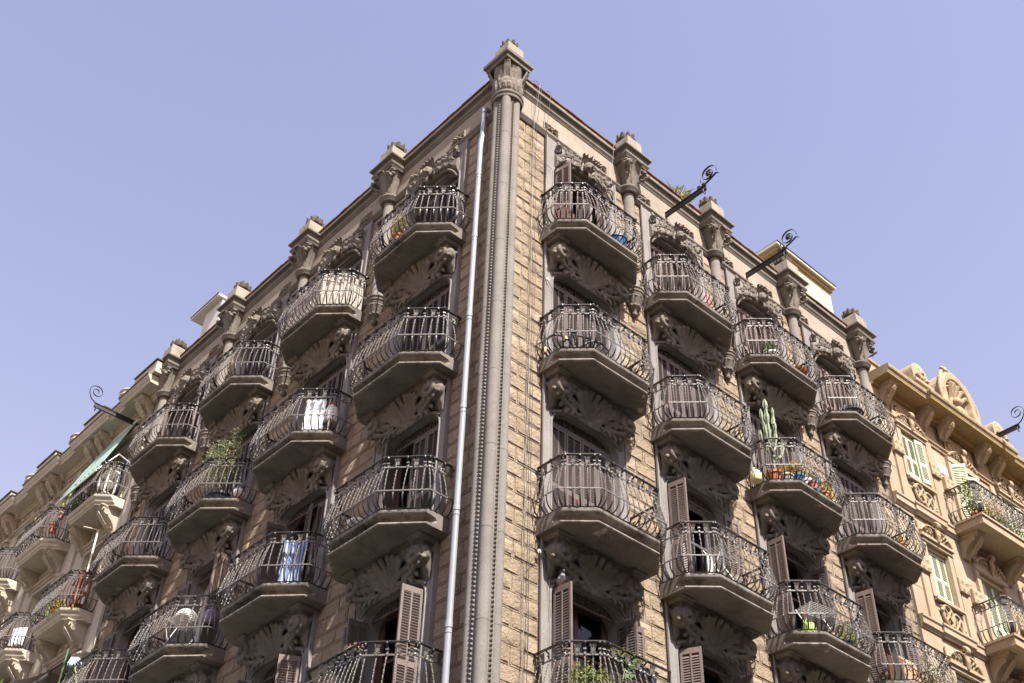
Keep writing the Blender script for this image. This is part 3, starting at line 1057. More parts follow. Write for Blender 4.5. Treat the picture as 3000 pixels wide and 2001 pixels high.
def bracket_carving():
    """foliage under a balcony slab; z = 0 at the slab top"""
    mb = MB()
    # cove that carries the slab
    rings = []
    for x in np.linspace(-0.93, 0.93, 23):
        drop = 0.24 * (abs(x) / 0.93) ** 3
        zb = -0.80 - drop
        rings.append([(x, 0.0, -0.262), (x, 0.47, -0.262), (x, 0.46, -0.34), (x, 0.38, -0.44), (x, 0.275, -0.58), (x, 0.175, -0.74), (x, 0.115, zb + 0.03), (x, 0.055, zb), (x, 0.0, zb)])
    mb.loft(rings)
    # ruffled fan shell
    for i in range(9):
        a = math.radians(-68 + 17 * i)
        L = 0.56 - 0.07 * abs(i - 4) / 4 + (0.025 if i % 2 else 0)
        tip = (L * math.sin(a), 0.50 - 0.07 * abs(i - 4) / 4, -0.385 - 0.33 * (1 - math.cos(a)))
        midp = (L * 0.5 * math.sin(a), 0.235, -0.64 - 0.12 * (1 - math.cos(a)))
        for q in (-1, 1):
            off = 0.030 * q
            ca, sa = math.cos(a), math.sin(a)
            t2 = (tip[0] + off * ca, tip[1] + 0.01, tip[2] - off * sa)
            m2 = (midp[0] + off * 0.6 * ca, midp[1], midp[2] - off * 0.6 * sa)
            mb.tube(bez((0.03 * sa, 0.15, -0.87), m2, t2, 9), [0.014 + 0.022 * (j / 9) for j in range(10)], 7)
        mb.ball((tip[0], tip[1] + 0.005, tip[2] + 0.0), 0.062, 0.05, 0.055, 8, 6)
        mb.ball((tip[0] * 1.0, tip[1] - 0.045, tip[2] + 0.05), 0.06, 0.05, 0.045, 8, 6)
    mb.ball((0, 0.15, -0.89), 0.10, 0.07, 0.07, 8, 5)
    acanthus(mb, (0, 0.14, -0.82), (0, 0.27, -0.90), (0, 0.17, -0.99), 0.08, 0.5, 3)
    for s in (-1, 1):
        # end consoles: cap block and a big curling leaf under it, a thin tail down the jamb
        mb.box(s * 0.86 - 0.17, s * 0.86 + 0.17, 0, 0.60, -0.315, -0.255)
        mb.box(s * 0.86 - 0.15, s * 0.86 + 0.15, 0, 0.55, -0.365, -0.31)
        # curled leaf seen from the front: a spiral in the x-z plane over a rounded core
        cx, cz = s * 0.83, -0.585
        mb.ball((cx, 0.27, cz), 0.20, 0.20, 0.205, 12, 8)
        sp = []
        for i in range(31):
            t = i / 30
            aa = PI * 0.55 + s * 2 * PI * 1.35 * t
            rr = 0.175 - 0.125 * t
            sp.append((cx + rr * math.cos(aa), 0.40 + 0.09 * t, cz + rr * math.sin(aa)))
        mb.tube(sp, [0.062 - 0.022 * i / 30 for i in range(31)], 8)
        mb.ball((cx + s * 0.01, 0.50, cz - 0.01), 0.055, 0.045, 0.055, 8, 6)
        for i in range(7):
            aa = PI * 0.5 + s * (0.35 + i * 0.62)
            mb.ball((cx + 0.205 * math.cos(aa), 0.36, cz + 0.205 * math.sin(aa)), 0.045, 0.05, 0.045, 7, 5)
        mb.tube([(s * 0.86, 0.0, -0.45), (s * 0.86, 0.20, -0.55), (s * 0.86, 0.14, -0.82), (s * 0.88, 0.05, -1.0)], [0.15, 0.15, 0.10, 0.05], 8, (1, 0, 0), 0.7)
        # S-shaped acanthus from the curl to the foot of the shell
        mb.tube(bez((cx - s * 0.02, 0.36, cz - 0.17), (s * 0.66, 0.30, -0.88), (s * 0.38, 0.22, -0.80), 10, (s * 0.06, 0.15, -0.93)), [0.05, 0.05, 0.048, 0.046, 0.044, 0.042, 0.04, 0.038, 0.036, 0.034, 0.03], 8)
        for i in range(5):
            t = 0.72 - 0.13 * i
            acanthus(mb, (s * t, 0.27 - 0.015 * i, -0.78), (s * (t - 0.02), 0.37 - 0.02 * i, -0.70), (s * (t + 0.05), 0.36 - 0.02 * i, -0.61 - 0.01 * i), 0.08, 0.5, 3)
            acanthus(mb, (s * t, 0.24 - 0.02 * i, -0.80), (s * t, 0.29 - 0.02 * i, -0.87), (s * (t + 0.03), 0.20 - 0.02 * i, -0.93), 0.07, 0.5, 2)
        # fruit and flowers beside the shell
        for dx, dn, dz, r in ((0.53, 0.40, -0.42, 0.075), (0.635, 0.39, -0.41, 0.065), (0.60, 0.34, -0.50, 0.075), (0.50, 0.36, -0.52, 0.06), (0.68, 0.31, -0.53, 0.06), (0.56, 0.31, -0.58, 0.055)):
            mb.ball((s * dx, dn, dz), r, r, r, 8, 6)
        rosette(mb, (s * 0.45, 0.25, -0.745), 0.135, 5)
        rosette(mb, (s * 0.665, 0.23, -0.70), 0.095, 5, a0=0.9)
        # sweeping stems along the arch
        mb.tube(bez((s * 0.04, 0.17, -0.90), (s * 0.33, 0.30, -0.66), (s * 0.60, 0.33, -0.62), 9, (s * 0.80, 0.26, -0.76)), [0.05, 0.055, 0.055, 0.05, 0.05, 0.048, 0.045, 0.04, 0.036, 0.03], 8)
        mb.tube(bez((s * 0.06, 0.15, -0.91), (s * 0.35, 0.19, -0.90), (s * 0.64, 0.16, -0.88), 9, (s * 0.84, 0.09, -1.06)), [0.05] * 6 + [0.045, 0.04, 0.032, 0.022], 8)
        for j in range(3):
            t = 0.20 + 0.16 * j
            acanthus(mb, (s * t, 0.19, -0.86 - 0.02 * j), (s * (t + 0.07), 0.31, -0.83 - 0.02 * j), (s * (t + 0.13), 0.22, -0.95 - 0.045 * j), 0.075, 0.5, 2)
    mb.xform(lambda p: (p[0], p[1] * (0.78 if p[2] < -0.37 else 0.74), -0.26 + (p[2] + 0.26) * 0.94))
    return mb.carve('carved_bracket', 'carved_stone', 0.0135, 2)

def crest_carving():
    """foliage above a top-floor window; z = 0 at the floor"""
    mb = MB()
    rings = []
    for x in np.linspace(-0.80, 0.80, 21):
        a = abs(x) / 0.8
        top = 2.55 - 0.10 * a ** 2
        zb = 2.29 - 0.26 * a ** 4
        d = 0.15 - 0.07 * a
        rings.append([(x, 0.03, zb), (x, 0.05 + d * 0.6, zb + 0.02), (x, 0.05 + d, zb + 0.10), (x, 0.06 + d * 0.7, top - 0.08), (x, 0.075, top), (x, 0.03, top)])
    mb.loft(rings)
    # crowned mask in the middle
    mb.ball((0, 0.25, 2.47), 0.12, 0.13, 0.16, 10, 8)
    mb.ball((0, 0.37, 2.44), 0.035, 0.05, 0.05)
    for s in (-1, 1):
        mb.ball((s * 0.05, 0.345, 2.50), 0.03, 0.025, 0.02)
        mb.ball((s * 0.06, 0.33, 2.40), 0.045, 0.04, 0.04)
    for i in range(5):
        a = math.radians(-60 + 30 * i)
        acanthus(mb, (0.07 * math.sin(a), 0.20, 2.56), (0.16 * math.sin(a), 0.24, 2.74), (0.25 * math.sin(a), 0.40 - 0.02 * abs(i - 2), 2.70 + 0.05 * math.cos(a)), 0.07, 0.5, 2)
    acanthus(mb, (0, 0.22, 2.36), (0, 0.33, 2.25), (0, 0.26, 2.14), 0.075, 0.5, 3)
    for s in (-1, 1):
        for j, (x0, z0, x1, z1, w) in enumerate(((0.12, 2.52, 0.36, 2.68, 0.075), (0.16, 2.44, 0.42, 2.48, 0.09), (0.16, 2.36, 0.40, 2.30, 0.085),
                                                 (0.36, 2.46, 0.60, 2.58, 0.075), (0.38, 2.42, 0.66, 2.42, 0.085), (0.38, 2.34, 0.62, 2.22, 0.08),
                                                 (0.58, 2.40, 0.74, 2.64, 0.065), (0.60, 2.36, 0.82, 2.28, 0.065), (0.62, 2.28, 0.78, 2.08, 0.06))):
            acanthus(mb, (s * x0, 0.17, z0), (s * (x0 + x1) / 2, 0.30, (z0 + z1) / 2 + 0.05), (s * x1, 0.22 - 0.05 * (x1 > 0.6), z1), w, 0.45, 3, side=(0, 0.25, 0.97) if abs(z1 - z0) < 0.14 else (0.75, 0.2, -0.63 * s))
        mb.tube(bez((s * 0.70, 0.10, 2.52), (s * 0.76, 0.16, 2.70), (s * 0.80, 0.13, 2.78), 6), [0.06, 0.055, 0.05, 0.045, 0.04, 0.03, 0.012], 7)
        volute(mb, (s * 0.78, 0.13, 2.62), 0.06, 0.02, 1.2, 0.045, 1, 0, flat=0.5)
        for i in range(4):
            mb.ball((s * (0.47 + 0.05 * i), 0.24 - 0.01 * i, 2.50 - 0.03 * (i % 2)), 0.04, 0.04, 0.04, 7, 5)
        mb.tube(bez((s * 0.30, 0.14, 2.28), (s * 0.66, 0.14, 2.24), (s * 0.80, 0.09, 1.86), 8), [0.045, 0.045, 0.04, 0.04, 0.036, 0.03, 0.028, 0.024, 0.016], 7)
    return mb.carve('carved_crest', 'carved_stone', 0.0125, 1)

def capital_carving():
    """leaf capital of a half column; z = 0 at the ring, local n = 0 on the wall"""
    mb = MB()
    rings = []
    for z, r, sq in ((0, 0.135, 0), (0.12, 0.15, 0), (0.35, 0.165, 0.2), (0.6, 0.20, 0.5), (0.80, 0.25, 0.8), (0.84, 0.25, 0.9)):
        ring = []
        for j in range(20):
            a = 2 * PI * j / 20
            ca, sa = math.cos(a), math.sin(a)
            q = 1 / max(abs(ca), abs(sa))
            k = r * (1 + (q - 1) * sq)
            ring.append((k * ca, 0.09 + k * sa * (0.95 if sa > 0 else 0.7), z))
        rings.append(ring)
    mb.loft(rings)
    for a, L, w in ((0, 1.0, 0.15), (60, 0.96, 0.11), (-60, 0.96, 0.11)):
        r = math.radians(a)
        dx, dn = math.sin(r), math.cos(r)
        def q(rad, z):
            return (dx * rad, 0.09 + dn * rad, z)
        sd = (math.cos(r), -math.sin(r), 0)
        mb.tube([q(0.13, 0.02), q(0.16, 0.25), q(0.185, 0.48), q(0.24, 0.68), q(0.315, 0.79), q(0.36, 0.77), q(0.355, 0.70)], [0.055, w * 0.65, w * 0.85, w * 0.85, w * 0.7, w * 0.55, w * 0.3], 10, sd, 0.32)
        mb.tube([q(0.15, 0.05), q(0.19, 0.40), q(0.26, 0.66), q(0.33, 0.76)], [0.02, 0.028, 0.028, 0.02], 6)
    # fruit clusters at the far side corners
    for s in (-1, 1):
        for i in range(9):
            mb.ball((s * (0.20 + 0.10 * random.random()), 0.24 + 0.14 * random.random(), 0.52 + 0.26 * random.random()), 0.055, 0.055, 0.055, 7, 5)
        acanthus(mb, (s * 0.12, 0.20, 0.28), (s * 0.25, 0.33, 0.42), (s * 0.31, 0.42, 0.55), 0.07, 0.5, 2)
    mb.xform(lambda p: (p[0] * 1.08, p[1] * 1.08, p[2] * 0.83))
    return mb.carve('capital', 'carved_stone', 0.012, 2)

def corner_capital_carving():
    """big leaf capital on the corner; local axes turned so that +n points away from the corner"""
    mb = MB()
    rings = []
    for z, r in ((0, 0.235), (0.15, 0.235), (0.4, 0.26), (0.62, 0.305), (0.80, 0.35), (0.90, 0.365), (0.93, 0.365)):
        rings.append([(r * math.cos(2 * PI * j / 24), 0.0 + r * math.sin(2 * PI * j / 24) * 0.95, z) for j in range(24)])
    mb.loft(rings)
    def leaf(a, w, ztop, rtop, z0=0.02, rib=True, r0=0.27):
        r = math.radians(a)
        dx, dn = math.sin(r), math.cos(r)
        q = lambda rad, z: (dx * rad, dn * rad, z)
        sd = (math.cos(r), -math.sin(r), 0)
        h = ztop - z0
        mb.tube([q(r0, z0), q(r0 + 0.03, z0 + 0.3 * h), q(r0 + 0.06, z0 + 0.55 * h), q((r0 + rtop) / 2 + 0.05, z0 + 0.8 * h), q(rtop, ztop), q(rtop + 0.03, ztop - 0.05)], [w * 0.6, w * 0.85, w, w * 0.95, w * 0.8, w * 0.4], 10, sd, 0.32)
        if rib:
            for s in (-1, 1):
                mb.tube([tuple(Vector(q(r0 + 0.05, z0 + 0.1)) + Vector(sd) * s * w * 0.5), tuple(Vector(q(r0 + 0.085, z0 + 0.5 * h)) + Vector(sd) * s * w * 0.75), tuple(Vector(q(rtop - 0.02, z0 + 0.9 * h)) + Vector(sd) * s * w * 0.7)], [0.016, 0.02, 0.014], 6)
    leaf(0, 0.10, 0.89, 0.47, r0=0.24)
    for s in (-1, 1):
        leaf(s * 27, 0.07, 0.80, 0.38, r0=0.24)
        leaf(s * 52, 0.09, 0.86, 0.37, r0=0.24)
        leaf(s * 88, 0.11, 0.89, 0.48, r0=0.24)
        leaf(s * 130, 0.12, 0.84, 0.36)
        leaf(s * 22, 0.075, 0.46, 0.31)
        leaf(s * 62, 0.09, 0.48, 0.32)
        leaf(s * 100, 0.10, 0.48, 0.33)
        for i in range(6):
            mb.ball((s * (0.27 + 0.07 * random.random()), 0.02 + 0.16 * random.random(), 0.40 + 0.2 * i / 6), 0.05, 0.05, 0.05, 7, 5)
    leaf(0, 0.06, 0.46, 0.32)
    mb.xform(lambda p: (p[0] * (0.90 - 0.06 * p[2]), p[1] * (0.90 - 0.02 * p[2]), p[2]))
    return mb.carve('corner_capital', 'carved_stone', 0.014, 2)

def corbel_carving():
    """bracket at the foot of a half column; z = 0 at its top"""
    mb = MB()
    mb.lathe([(0.03, -0.62), (0.06, -0.56), (0.09, -0.46), (0.125, -0.34), (0.15, -0.22), (0.20, -0.15), (0.20, -0.12), (0.225, -0.10), (0.225, -0.05), (0.25, -0.03), (0.25, 0.0), (0.14, 0.02)], 20, (0, 0.06))
    for i in range(7):
        a = math.radians(-90 + 30 * i)
        q = lambda r, z: (math.sin(a) * r, 0.06 + math.cos(a) * r, z)
        mb.tube([q(0.05, -0.52), q(0.11, -0.42), q(0.155, -0.30), q(0.20, -0.20), q(0.215, -0.24)], [0.03, 0.045, 0.052, 0.05, 0.025], 7, (math.cos(a), -math.sin(a), 0), 0.5)
    for i in range(5):
        a = math.radians(-70 + 35 * i)
        mb.ball((math.sin(a) * 0.12, 0.06 + math.cos(a) * 0.12, -0.42), 0.035)
    mb.ball((0, 0.08, -0.60), 0.06, 0.06, 0.07)
    return mb.carve('corbel', 'carved_stone', 0.011, 1)

def finial_carving():
    mb = MB()
    mb.ball((0, 0, 0.09), 0.15, 0.15, 0.13, 10, 7)
    for i in range(9):
        a = 2 * PI * i / 9
        mb.tube([(0.05 * math.cos(a), 0.05 * math.sin(a), 0.0), (0.15 * math.cos(a), 0.15 * math.sin(a), 0.09), (0.17 * math.cos(a), 0.17 * math.sin(a), 0.17), (0.20 * math.cos(a), 0.20 * math.sin(a), 0.19)], [0.04, 0.055, 0.04, 0.02], 6)
    for i in range(8):
        a = 2 * PI * i / 8 + 0.3
        mb.tube([(0.05 * math.cos(a), 0.05 * math.sin(a), 0.1), (0.10 * math.cos(a), 0.10 * math.sin(a), 0.18), (0.10 * math.cos(a), 0.10 * math.sin(a), 0.26 + 0.03 * (i % 2))], [0.05, 0.045, 0.015], 6)
    return mb.carve('finial', 'lichen_stone', 0.012, 1)

def frieze_panel_mesh():
    mb = MB()
    w, h = 0.22, 0.13
    for x0, x1, z0, z1 in ((-w, w, -h, -h + 0.022), (-w, w, h - 0.022, h), (-w, -w + 0.022, -h + 0.022, h - 0.022), (w - 0.022, w, -h + 0.022, h - 0.022)):
        mb.box(x0, x1, -0.01, 0.03, z0, z1)
    mb.add([(-w + 0.02, 0.002, -h + 0.02), (w - 0.02, 0.002, -h + 0.02), (w - 0.02, 0.002, h - 0.02), (-w + 0.02, 0.002, h - 0.02)], [(0, 1, 2, 3)])
    for i in range(4):
        a = PI / 4 + i * PI / 2
        mb.tube([(0, 0.02, 0), (0.10 * math.cos(a), 0.05, 0.055 * math.sin(a)), (0.19 * math.cos(a) * 1.3, 0.02, 0.135 * math.sin(a))], [0.02, 0.035, 0.008], 6, None, 0.7)
        mb.tube([(0.10 * (i % 2 * 2 - 1) * (1 if i < 2 else 0.2), 0.025, (0.07 if i > 1 else 0) * (1 if i == 2 else -1)), (0.19 * (i % 2 * 2 - 1) * (1 if i < 2 else 0.1), 0.03, (0.1 if i > 1 else 0) * (1 if i == 2 else -1))], [0.03, 0.012], 6)
    mb.ball((0, 0.03, 0), 0.04, 0.03, 0.035)
    return mb.mesh('frieze_panel', 'panel_stone', smooth=60)

ME_BRACKET, ME_CREST, ME_CAP, ME_CCAP, ME_CORBEL, ME_FINIAL, ME_PANEL = bracket_carving(), crest_carving(), capital_carving(), corner_capital_carving(), corbel_carving(), finial_carving(), frieze_panel_mesh()

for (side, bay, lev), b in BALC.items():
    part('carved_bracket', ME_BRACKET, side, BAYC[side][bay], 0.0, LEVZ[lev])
for side in 'LR':
    for c in BAYC[side]:
        part('carved_crest', ME_CREST, side, c, 0.02, 0.0)
        for dx in (-0.86, 0.62):
            part('frieze_panel', ME_PANEL, side, c + dx * SGN[side], 0.0, 3.235)

# ---- string course, frieze, cornice, coping
ZS, ZC = 2.87, 3.72
def entablature(side):
    ue = UEND[side]
    us = [X(side, 0.30)] + [X(side, u) for u in PILS[side]] + [X(side, ue)]
    lo, hi = min(us), max(us)
    mb = MB()
    mb.box(min(X(side, 0.05), X(side, ue)), max(X(side, 0.05), X(side, ue)), -0.38, -0.002, 2.88, 4.06)
    obj('frieze', mb.mesh('frieze', 'frieze_render'), BLD, (0, 0, Z0), ROTS[side])
    # string course wrapping every column as a ring
    path = [(lo, 0.0)]
    for x in sorted(X(side, u) for u in PILS[side]):
        path.append((x - 0.20, 0.0))
        for a in np.linspace(PI, 0, 11):
            path.append((x + 0.155 * math.cos(a), 0.07 + 0.155 * math.sin(a)))
        path.append((x + 0.20, 0.0))
    path = [p for p in path if p[0] <= hi]
    path.append((hi, 0.0))
    mb = MB()
    mb.sweep(path, [(-0.06, 2.86), (0.03, 2.86), (0.05, 2.88), (0.055, 2.93), (0.085, 2.96), (0.095, 2.99), (0.085, 3.02), (0.05, 3.035), (-0.06, 3.05)])
    obj('string_course', mb.mesh('string_course', 'cornice_stone', smooth=40), BLD, (0, 0, Z0), ROTS[side])
    # cornice breaking forward over every capital
    path = [(lo, 0.0)]
    for x in sorted(X(side, u) for u in PILS[side]):
        path += [(x - 0.325, 0.0), (x - 0.325, 0.36), (x + 0.325, 0.36), (x + 0.325, 0.0)]
    path.append((max(hi, path[-1][0] + 0.05), 0.0))
    prof = [(-0.08, 3.72), (0.012, 3.72), (0.02, 3.75), (0.048, 3.785), (0.058, 3.80), (0.058, 3.855), (0.045, 3.87), (0.012, 3.885), (0.008, 3.93), (0.035, 3.98), (0.09, 4.0), (0.105, 4.01), (0.105, 4.052), (0.09, 4.062), (-0.08, 4.066)]
    mb = MB()
    mb.sweep(path, prof)
    obj('cornice', mb.mesh('cornice', 'cornice_stone', smooth=30), BLD, (0, 0, Z0), ROTS[side])
    a, b = sorted((X(side, 0.18), X(side, ue)))
    mb = MB()
    mb.box(a, b, -0.30, 0.03, 4.066, 4.262)
    obj('coping', mb.mesh('coping', 'coping_render'), BLD, (0, 0, Z0), ROTS[side])
    mb = MB()
    x = a
    while x < b:
        mb.box(x, min(x + 0.245, b), -0.34, 0.07 + random.uniform(-0.008, 0.008), 4.264, 4.292)
        x += 0.25
    obj('coping_tiles', mb.mesh('coping_tiles', 'red_tile'), BLD, (0, 0, Z0), ROTS[side], kind='stuff')
for s in 'LR':
    entablature(s)

def shaft_mesh():
    mb = MB()
    mb.lathe([(0.145, -0.02), (0.145, 0.03), (0.128, 0.06), (0.123, 2.90)], 20, (0, 0.07))
    return mb.mesh('column', 'column_stone', smooth=40)
def pedestal_mesh(h=0.50, w=0.235):
    mb = MB()
    def sq(a, n0, n1, z):
        return [(-a, n0, z), (a, n0, z), (a, n1, z), (-a, n1, z)]
    mb.loft([sq(w, -0.28, 0.33, 0), sq(w - 0.01, -0.27, 0.32, h - 0.03), sq(w - 0.03, -0.25, 0.30, h), sq(0.12, -0.12, 0.17, h + 0.05)])
    return mb.mesh('pedestal', 'coping_render')
ME_SHAFT, ME_PED = shaft_mesh(), pedestal_mesh()
for side in 'LR':
    for u in PILS[side]:
        col = part('column', ME_SHAFT, side, u, 0.0, -0.02)
        obj('capital', ME_CAP, col, (0, 0, 3.05))
        part('corbel', ME_CORBEL, side, u, 0.0, -0.03)
        ped = part('pedestal', ME_PED, side, u, 0.02, 4.064)
        fo = obj('finial', ME_FINIAL, ped, (0, -0.06, 0.50), random.uniform(0, 3))
        fo.scale = (1.15, 1.15, 1.3)

# ---- the corner pier: three shafts with toothed strips between them
def corner_pier():
    ax = P('R', 0, 0, 0)
    # local frame: +n straight out of the corner (world -Y)
    mb = MB()
    mb.lathe([(0.235, -Z0 + 0.1), (0.235, 3.1)], 20, (0, -0.05), 0, 2 * PI)
    pier = obj('corner_pier', mb.mesh('corner_pier', 'column_stone', smooth=50), BLD, (0, 0, Z0))
    def shaft(a, r, rad):
        m = MB()
        c = (rad * math.sin(a), -0.05 + rad * math.cos(a))
        m.lathe([(r, -Z0 + 0.1), (r, 3.08)], 18, c)
        z = -12.0 + rad
        while z < 3.0:
            m.lathe([(r - 0.02, z - 0.010), (r + 0.0035, z - 0.009), (r + 0.0035, z + 0.009), (r - 0.02, z + 0.010)], 18, c)
            z += 1.52
        return m.mesh('shaft', 'column_stone', smooth=50)
    obj('shaft', shaft(0, 0.098, 0.215), pier)
    for s in (-1, 1):
        obj('shaft', shaft(s * math.radians(68), 0.088, 0.20), pier)
        m = MB()
        a = s * math.radians(35)
        z = -12.5
        while z < 3.05:
            c = (0.238 * math.sin(a), -0.05 + 0.238 * math.cos(a))
            ux, un = math.cos(a), -math.sin(a)
            m.add([(c[0] - ux * 0.026, c[1] - un * 0.026, z), (c[0] + ux * 0.026, c[1] + un * 0.026, z), (c[0] + ux * 0.026, c[1] + un * 0.026, z + 0.05), (c[0] - ux * 0.026, c[1] - un * 0.026, z + 0.05),
                   (c[0] + 0.038 * math.sin(a), c[1] + 0.038 * math.cos(a), z + 0.025)], [(0, 1, 4), (1, 2, 4), (2, 3, 4), (3, 0, 4), (3, 2, 1, 0)])
            z += 0.075
        obj('toothed_strip', m.mesh('toothed_strip', 'column_stone'), pier, kind='stuff')
    m = MB()
    m.lathe([(0.28, 3.0), (0.315, 3.01), (0.33, 3.05), (0.315, 3.085), (0.335, 3.10), (0.35, 3.14), (0.33, 3.185), (0.25, 3.21)], 28, (0, -0.05))
    obj('astragal', m.mesh('astragal', 'cornice_stone', smooth=50), pier)
    obj('corner_capital', ME_CCAP, pier, (0, 0.05, 3.19))
    m = MB()
    def sq(h, z):
        return [(0, -0.02 + h * 1.414, z), (h * 1.414, -0.02, z), (0, -0.02 - h * 1.414, z), (-h * 1.414, -0.02, z)]
    m.loft([sq(0.315, 4.09), sq(0.33, 4.10), sq(0.335, 4.155), sq(0.325, 4.17), sq(0.335, 4.19), sq(0.375, 4.215), sq(0.382, 4.22), sq(0.382, 4.315), sq(0.30, 4.33)])
    obj('abacus', m.mesh('abacus', 'cornice_stone'), pier)
    m = MB()
    m.loft([sq(0.225, 4.31), sq(0.218, 4.83), sq(0.205, 4.86), sq(0.09, 4.90)])
    ped = obj('pedestal', m.mesh('pedestal', 'coping_render'), pier)
    obj('finial', ME_FINIAL, pier, (0, 0.02, 4.87), 0.4)
corner_pier()

# ---- downpipe on the left wall
def downpipe():
    mb = MB()
    r = 0.056
    zj = [2.05, 1.2, -0.55, -2.55, -4.6, -6.6, -8.6, -10.6, -13.0]
    mb.lathe([(r, -Z0 + 0.3), (r, 2.0)], 18)
    pipe = part('downpipe', mb.mesh('downpipe', 'pvc_grey', smooth=50), 'L', 0.56, 0.17, 0)
    for z in zj[1:]:
        m = MB()
        m.lathe([(r + 0.001, z - 0.05), (r + 0.008, z - 0.045), (r + 0.008, z + 0.045), (r + 0.001, z + 0.05)], 18)
        m.lathe([(r + 0.001, z - 0.135), (r + 0.006, z - 0.13), (r + 0.006, z - 0.115), (r + 0.001, z - 0.11)], 18)
        m.box(-0.012, 0.012, -0.17, -r, z - 0.13, z - 0.115)
        m.box(-0.095, -r + 0.005, -0.008, 0.008, z - 0.132, z - 0.113)
        obj('pipe_collar', m.mesh('pipe_collar', 'pvc_grey', smooth=50), pipe)
    m = MB()
    m.tube([(0, 0, 1.95), (0.0, 0, 2.10), (0.02, -0.02, 2.38), (0.02, -0.02, 2.95), (0.02, -0.02, 3.22), (0.02, -0.06, 3.27), (0.02, -0.16, 3.28)], [r, r + 0.012, r + 0.003, r - 0.002, r - 0.002, r - 0.002, r - 0.002], 16)
    m.tube([(0.02, -0.02, 3.10), (0.02, -0.02, 3.14)], r + 0.006, 16)
    obj('pipe_head', m.mesh('pipe_head', 'galvanised', smooth=50), pipe)
downpipe()

# ---- cables on the right wall
def cable(side, pts, r, mat, name='cable'):
    mb = MB()
    mb.tube([(X(side, u), n, z) for u, n, z in pts], r, 5)
    obj(name, mb.mesh(name, mat, smooth=80), BLD, (0, 0, Z0), ROTS[side])
def wob(u, z0, z1, k, amp=0.02, n=0.075):
    out = []
    for i in range(k + 1):
        z = z0 + (z1 - z0) * i / k
        out.append((u + random.uniform(-amp, amp), n + random.uniform(0, 0.02), z))
    return out
cable('R', [(0.62, 0.10, 4.28), (0.62, 0.26, 4.1), (0.63, 0.24, 3.9)] + wob(0.66, 2.9, -0.2, 8, 0.012) + wob(0.70, -0.4, -12, 18, 0.02), 0.0055, 'cable_dark')
cable('R', [(0.70, 0.10, 4.28), (0.70, 0.25, 4.1)] + wob(0.70, 2.9, -12, 26, 0.010), 0.004, 'cable_pale')
cable('R', [(0.76, 0.10, 4.28), (0.76, 0.25, 4.1)] + wob(0.77, 2.9, -0.6, 8, 0.008) + wob(0.80, -0.8, -12, 16, 0.015), 0.0045, 'cable_dark')
cable('R', [(1.02, 0.10, 4.28), (1.02, 0.25, 4.1), (1.04, 0.11, 3.0), (1.05, 0.10, 1.6)], 0.005, 'cable_dark')
cable('R', wob(0.74, -0.65, -4.6, 8, 0.012) + [(0.78, 0.08, -5.5)] + wob(0.80, -6.2, -12, 8, 0.01), 0.0045, 'cable_dark')
cable('R', [(0.70, 0.08, 2.05), (0.90, 0.09, 1.96), (1.06, 0.10, 1.92), (1.2, 0.10, 1.88)], 0.005, 'cable_dark')
cable('R', [(0.72, 0.08, -0.60), (0.85, 0.09, -0.98), (1.02, 0.10, -1.25), (1.12, 0.10, -1.3), (1.28, 0.10, -1.5)], 0.0045, 'cable_dark')
cable('R', [(0.74, 0.08, -7.55), (0.86, 0.09, -7.35), (0.98, 0.10, -7.20), (1.08, 0.10, -7.22), (1.2, 0.10, -7.5), (1.24, 0.10, -8.2)], 0.0045, 'cable_dark')
cable('R', [(2.97, 0.24, 4.0), (2.98, 0.12, 2.9), (2.97, 0.11, 2.2), (2.96, 0.10, 1.2)], 0.004, 'cable_pale')
for u, z in ((1.10, -1.28), (0.985, -7.16)):
    mb = MB()
    mb.lathe([(0.0, 0.0), (0.02, 0.0), (0.034, 0.012), (0.034, 0.03), (0.016, 0.032), (0.014, 0.05), (0.0, 0.05)], 12)
    mb.xform(lambda p: (p[0], 0.085 + p[2], p[1]))
    part('insulator', mb.mesh('insulator', 'white_plastic', smooth=40), 'R', u, 0, z)
cable('L', wob(13.80, 0.8, -11, 20, 0.006, 0.05), 0.012, 'cable_dark')
cable('L', wob(13.88, 0.8, -11, 20, 0.006, 0.05), 0.012, 'cable_dark')
cable('R', wob(12.42, 2.6, -11, 20, 0.006, 0.05), 0.012, 'cable_dark')

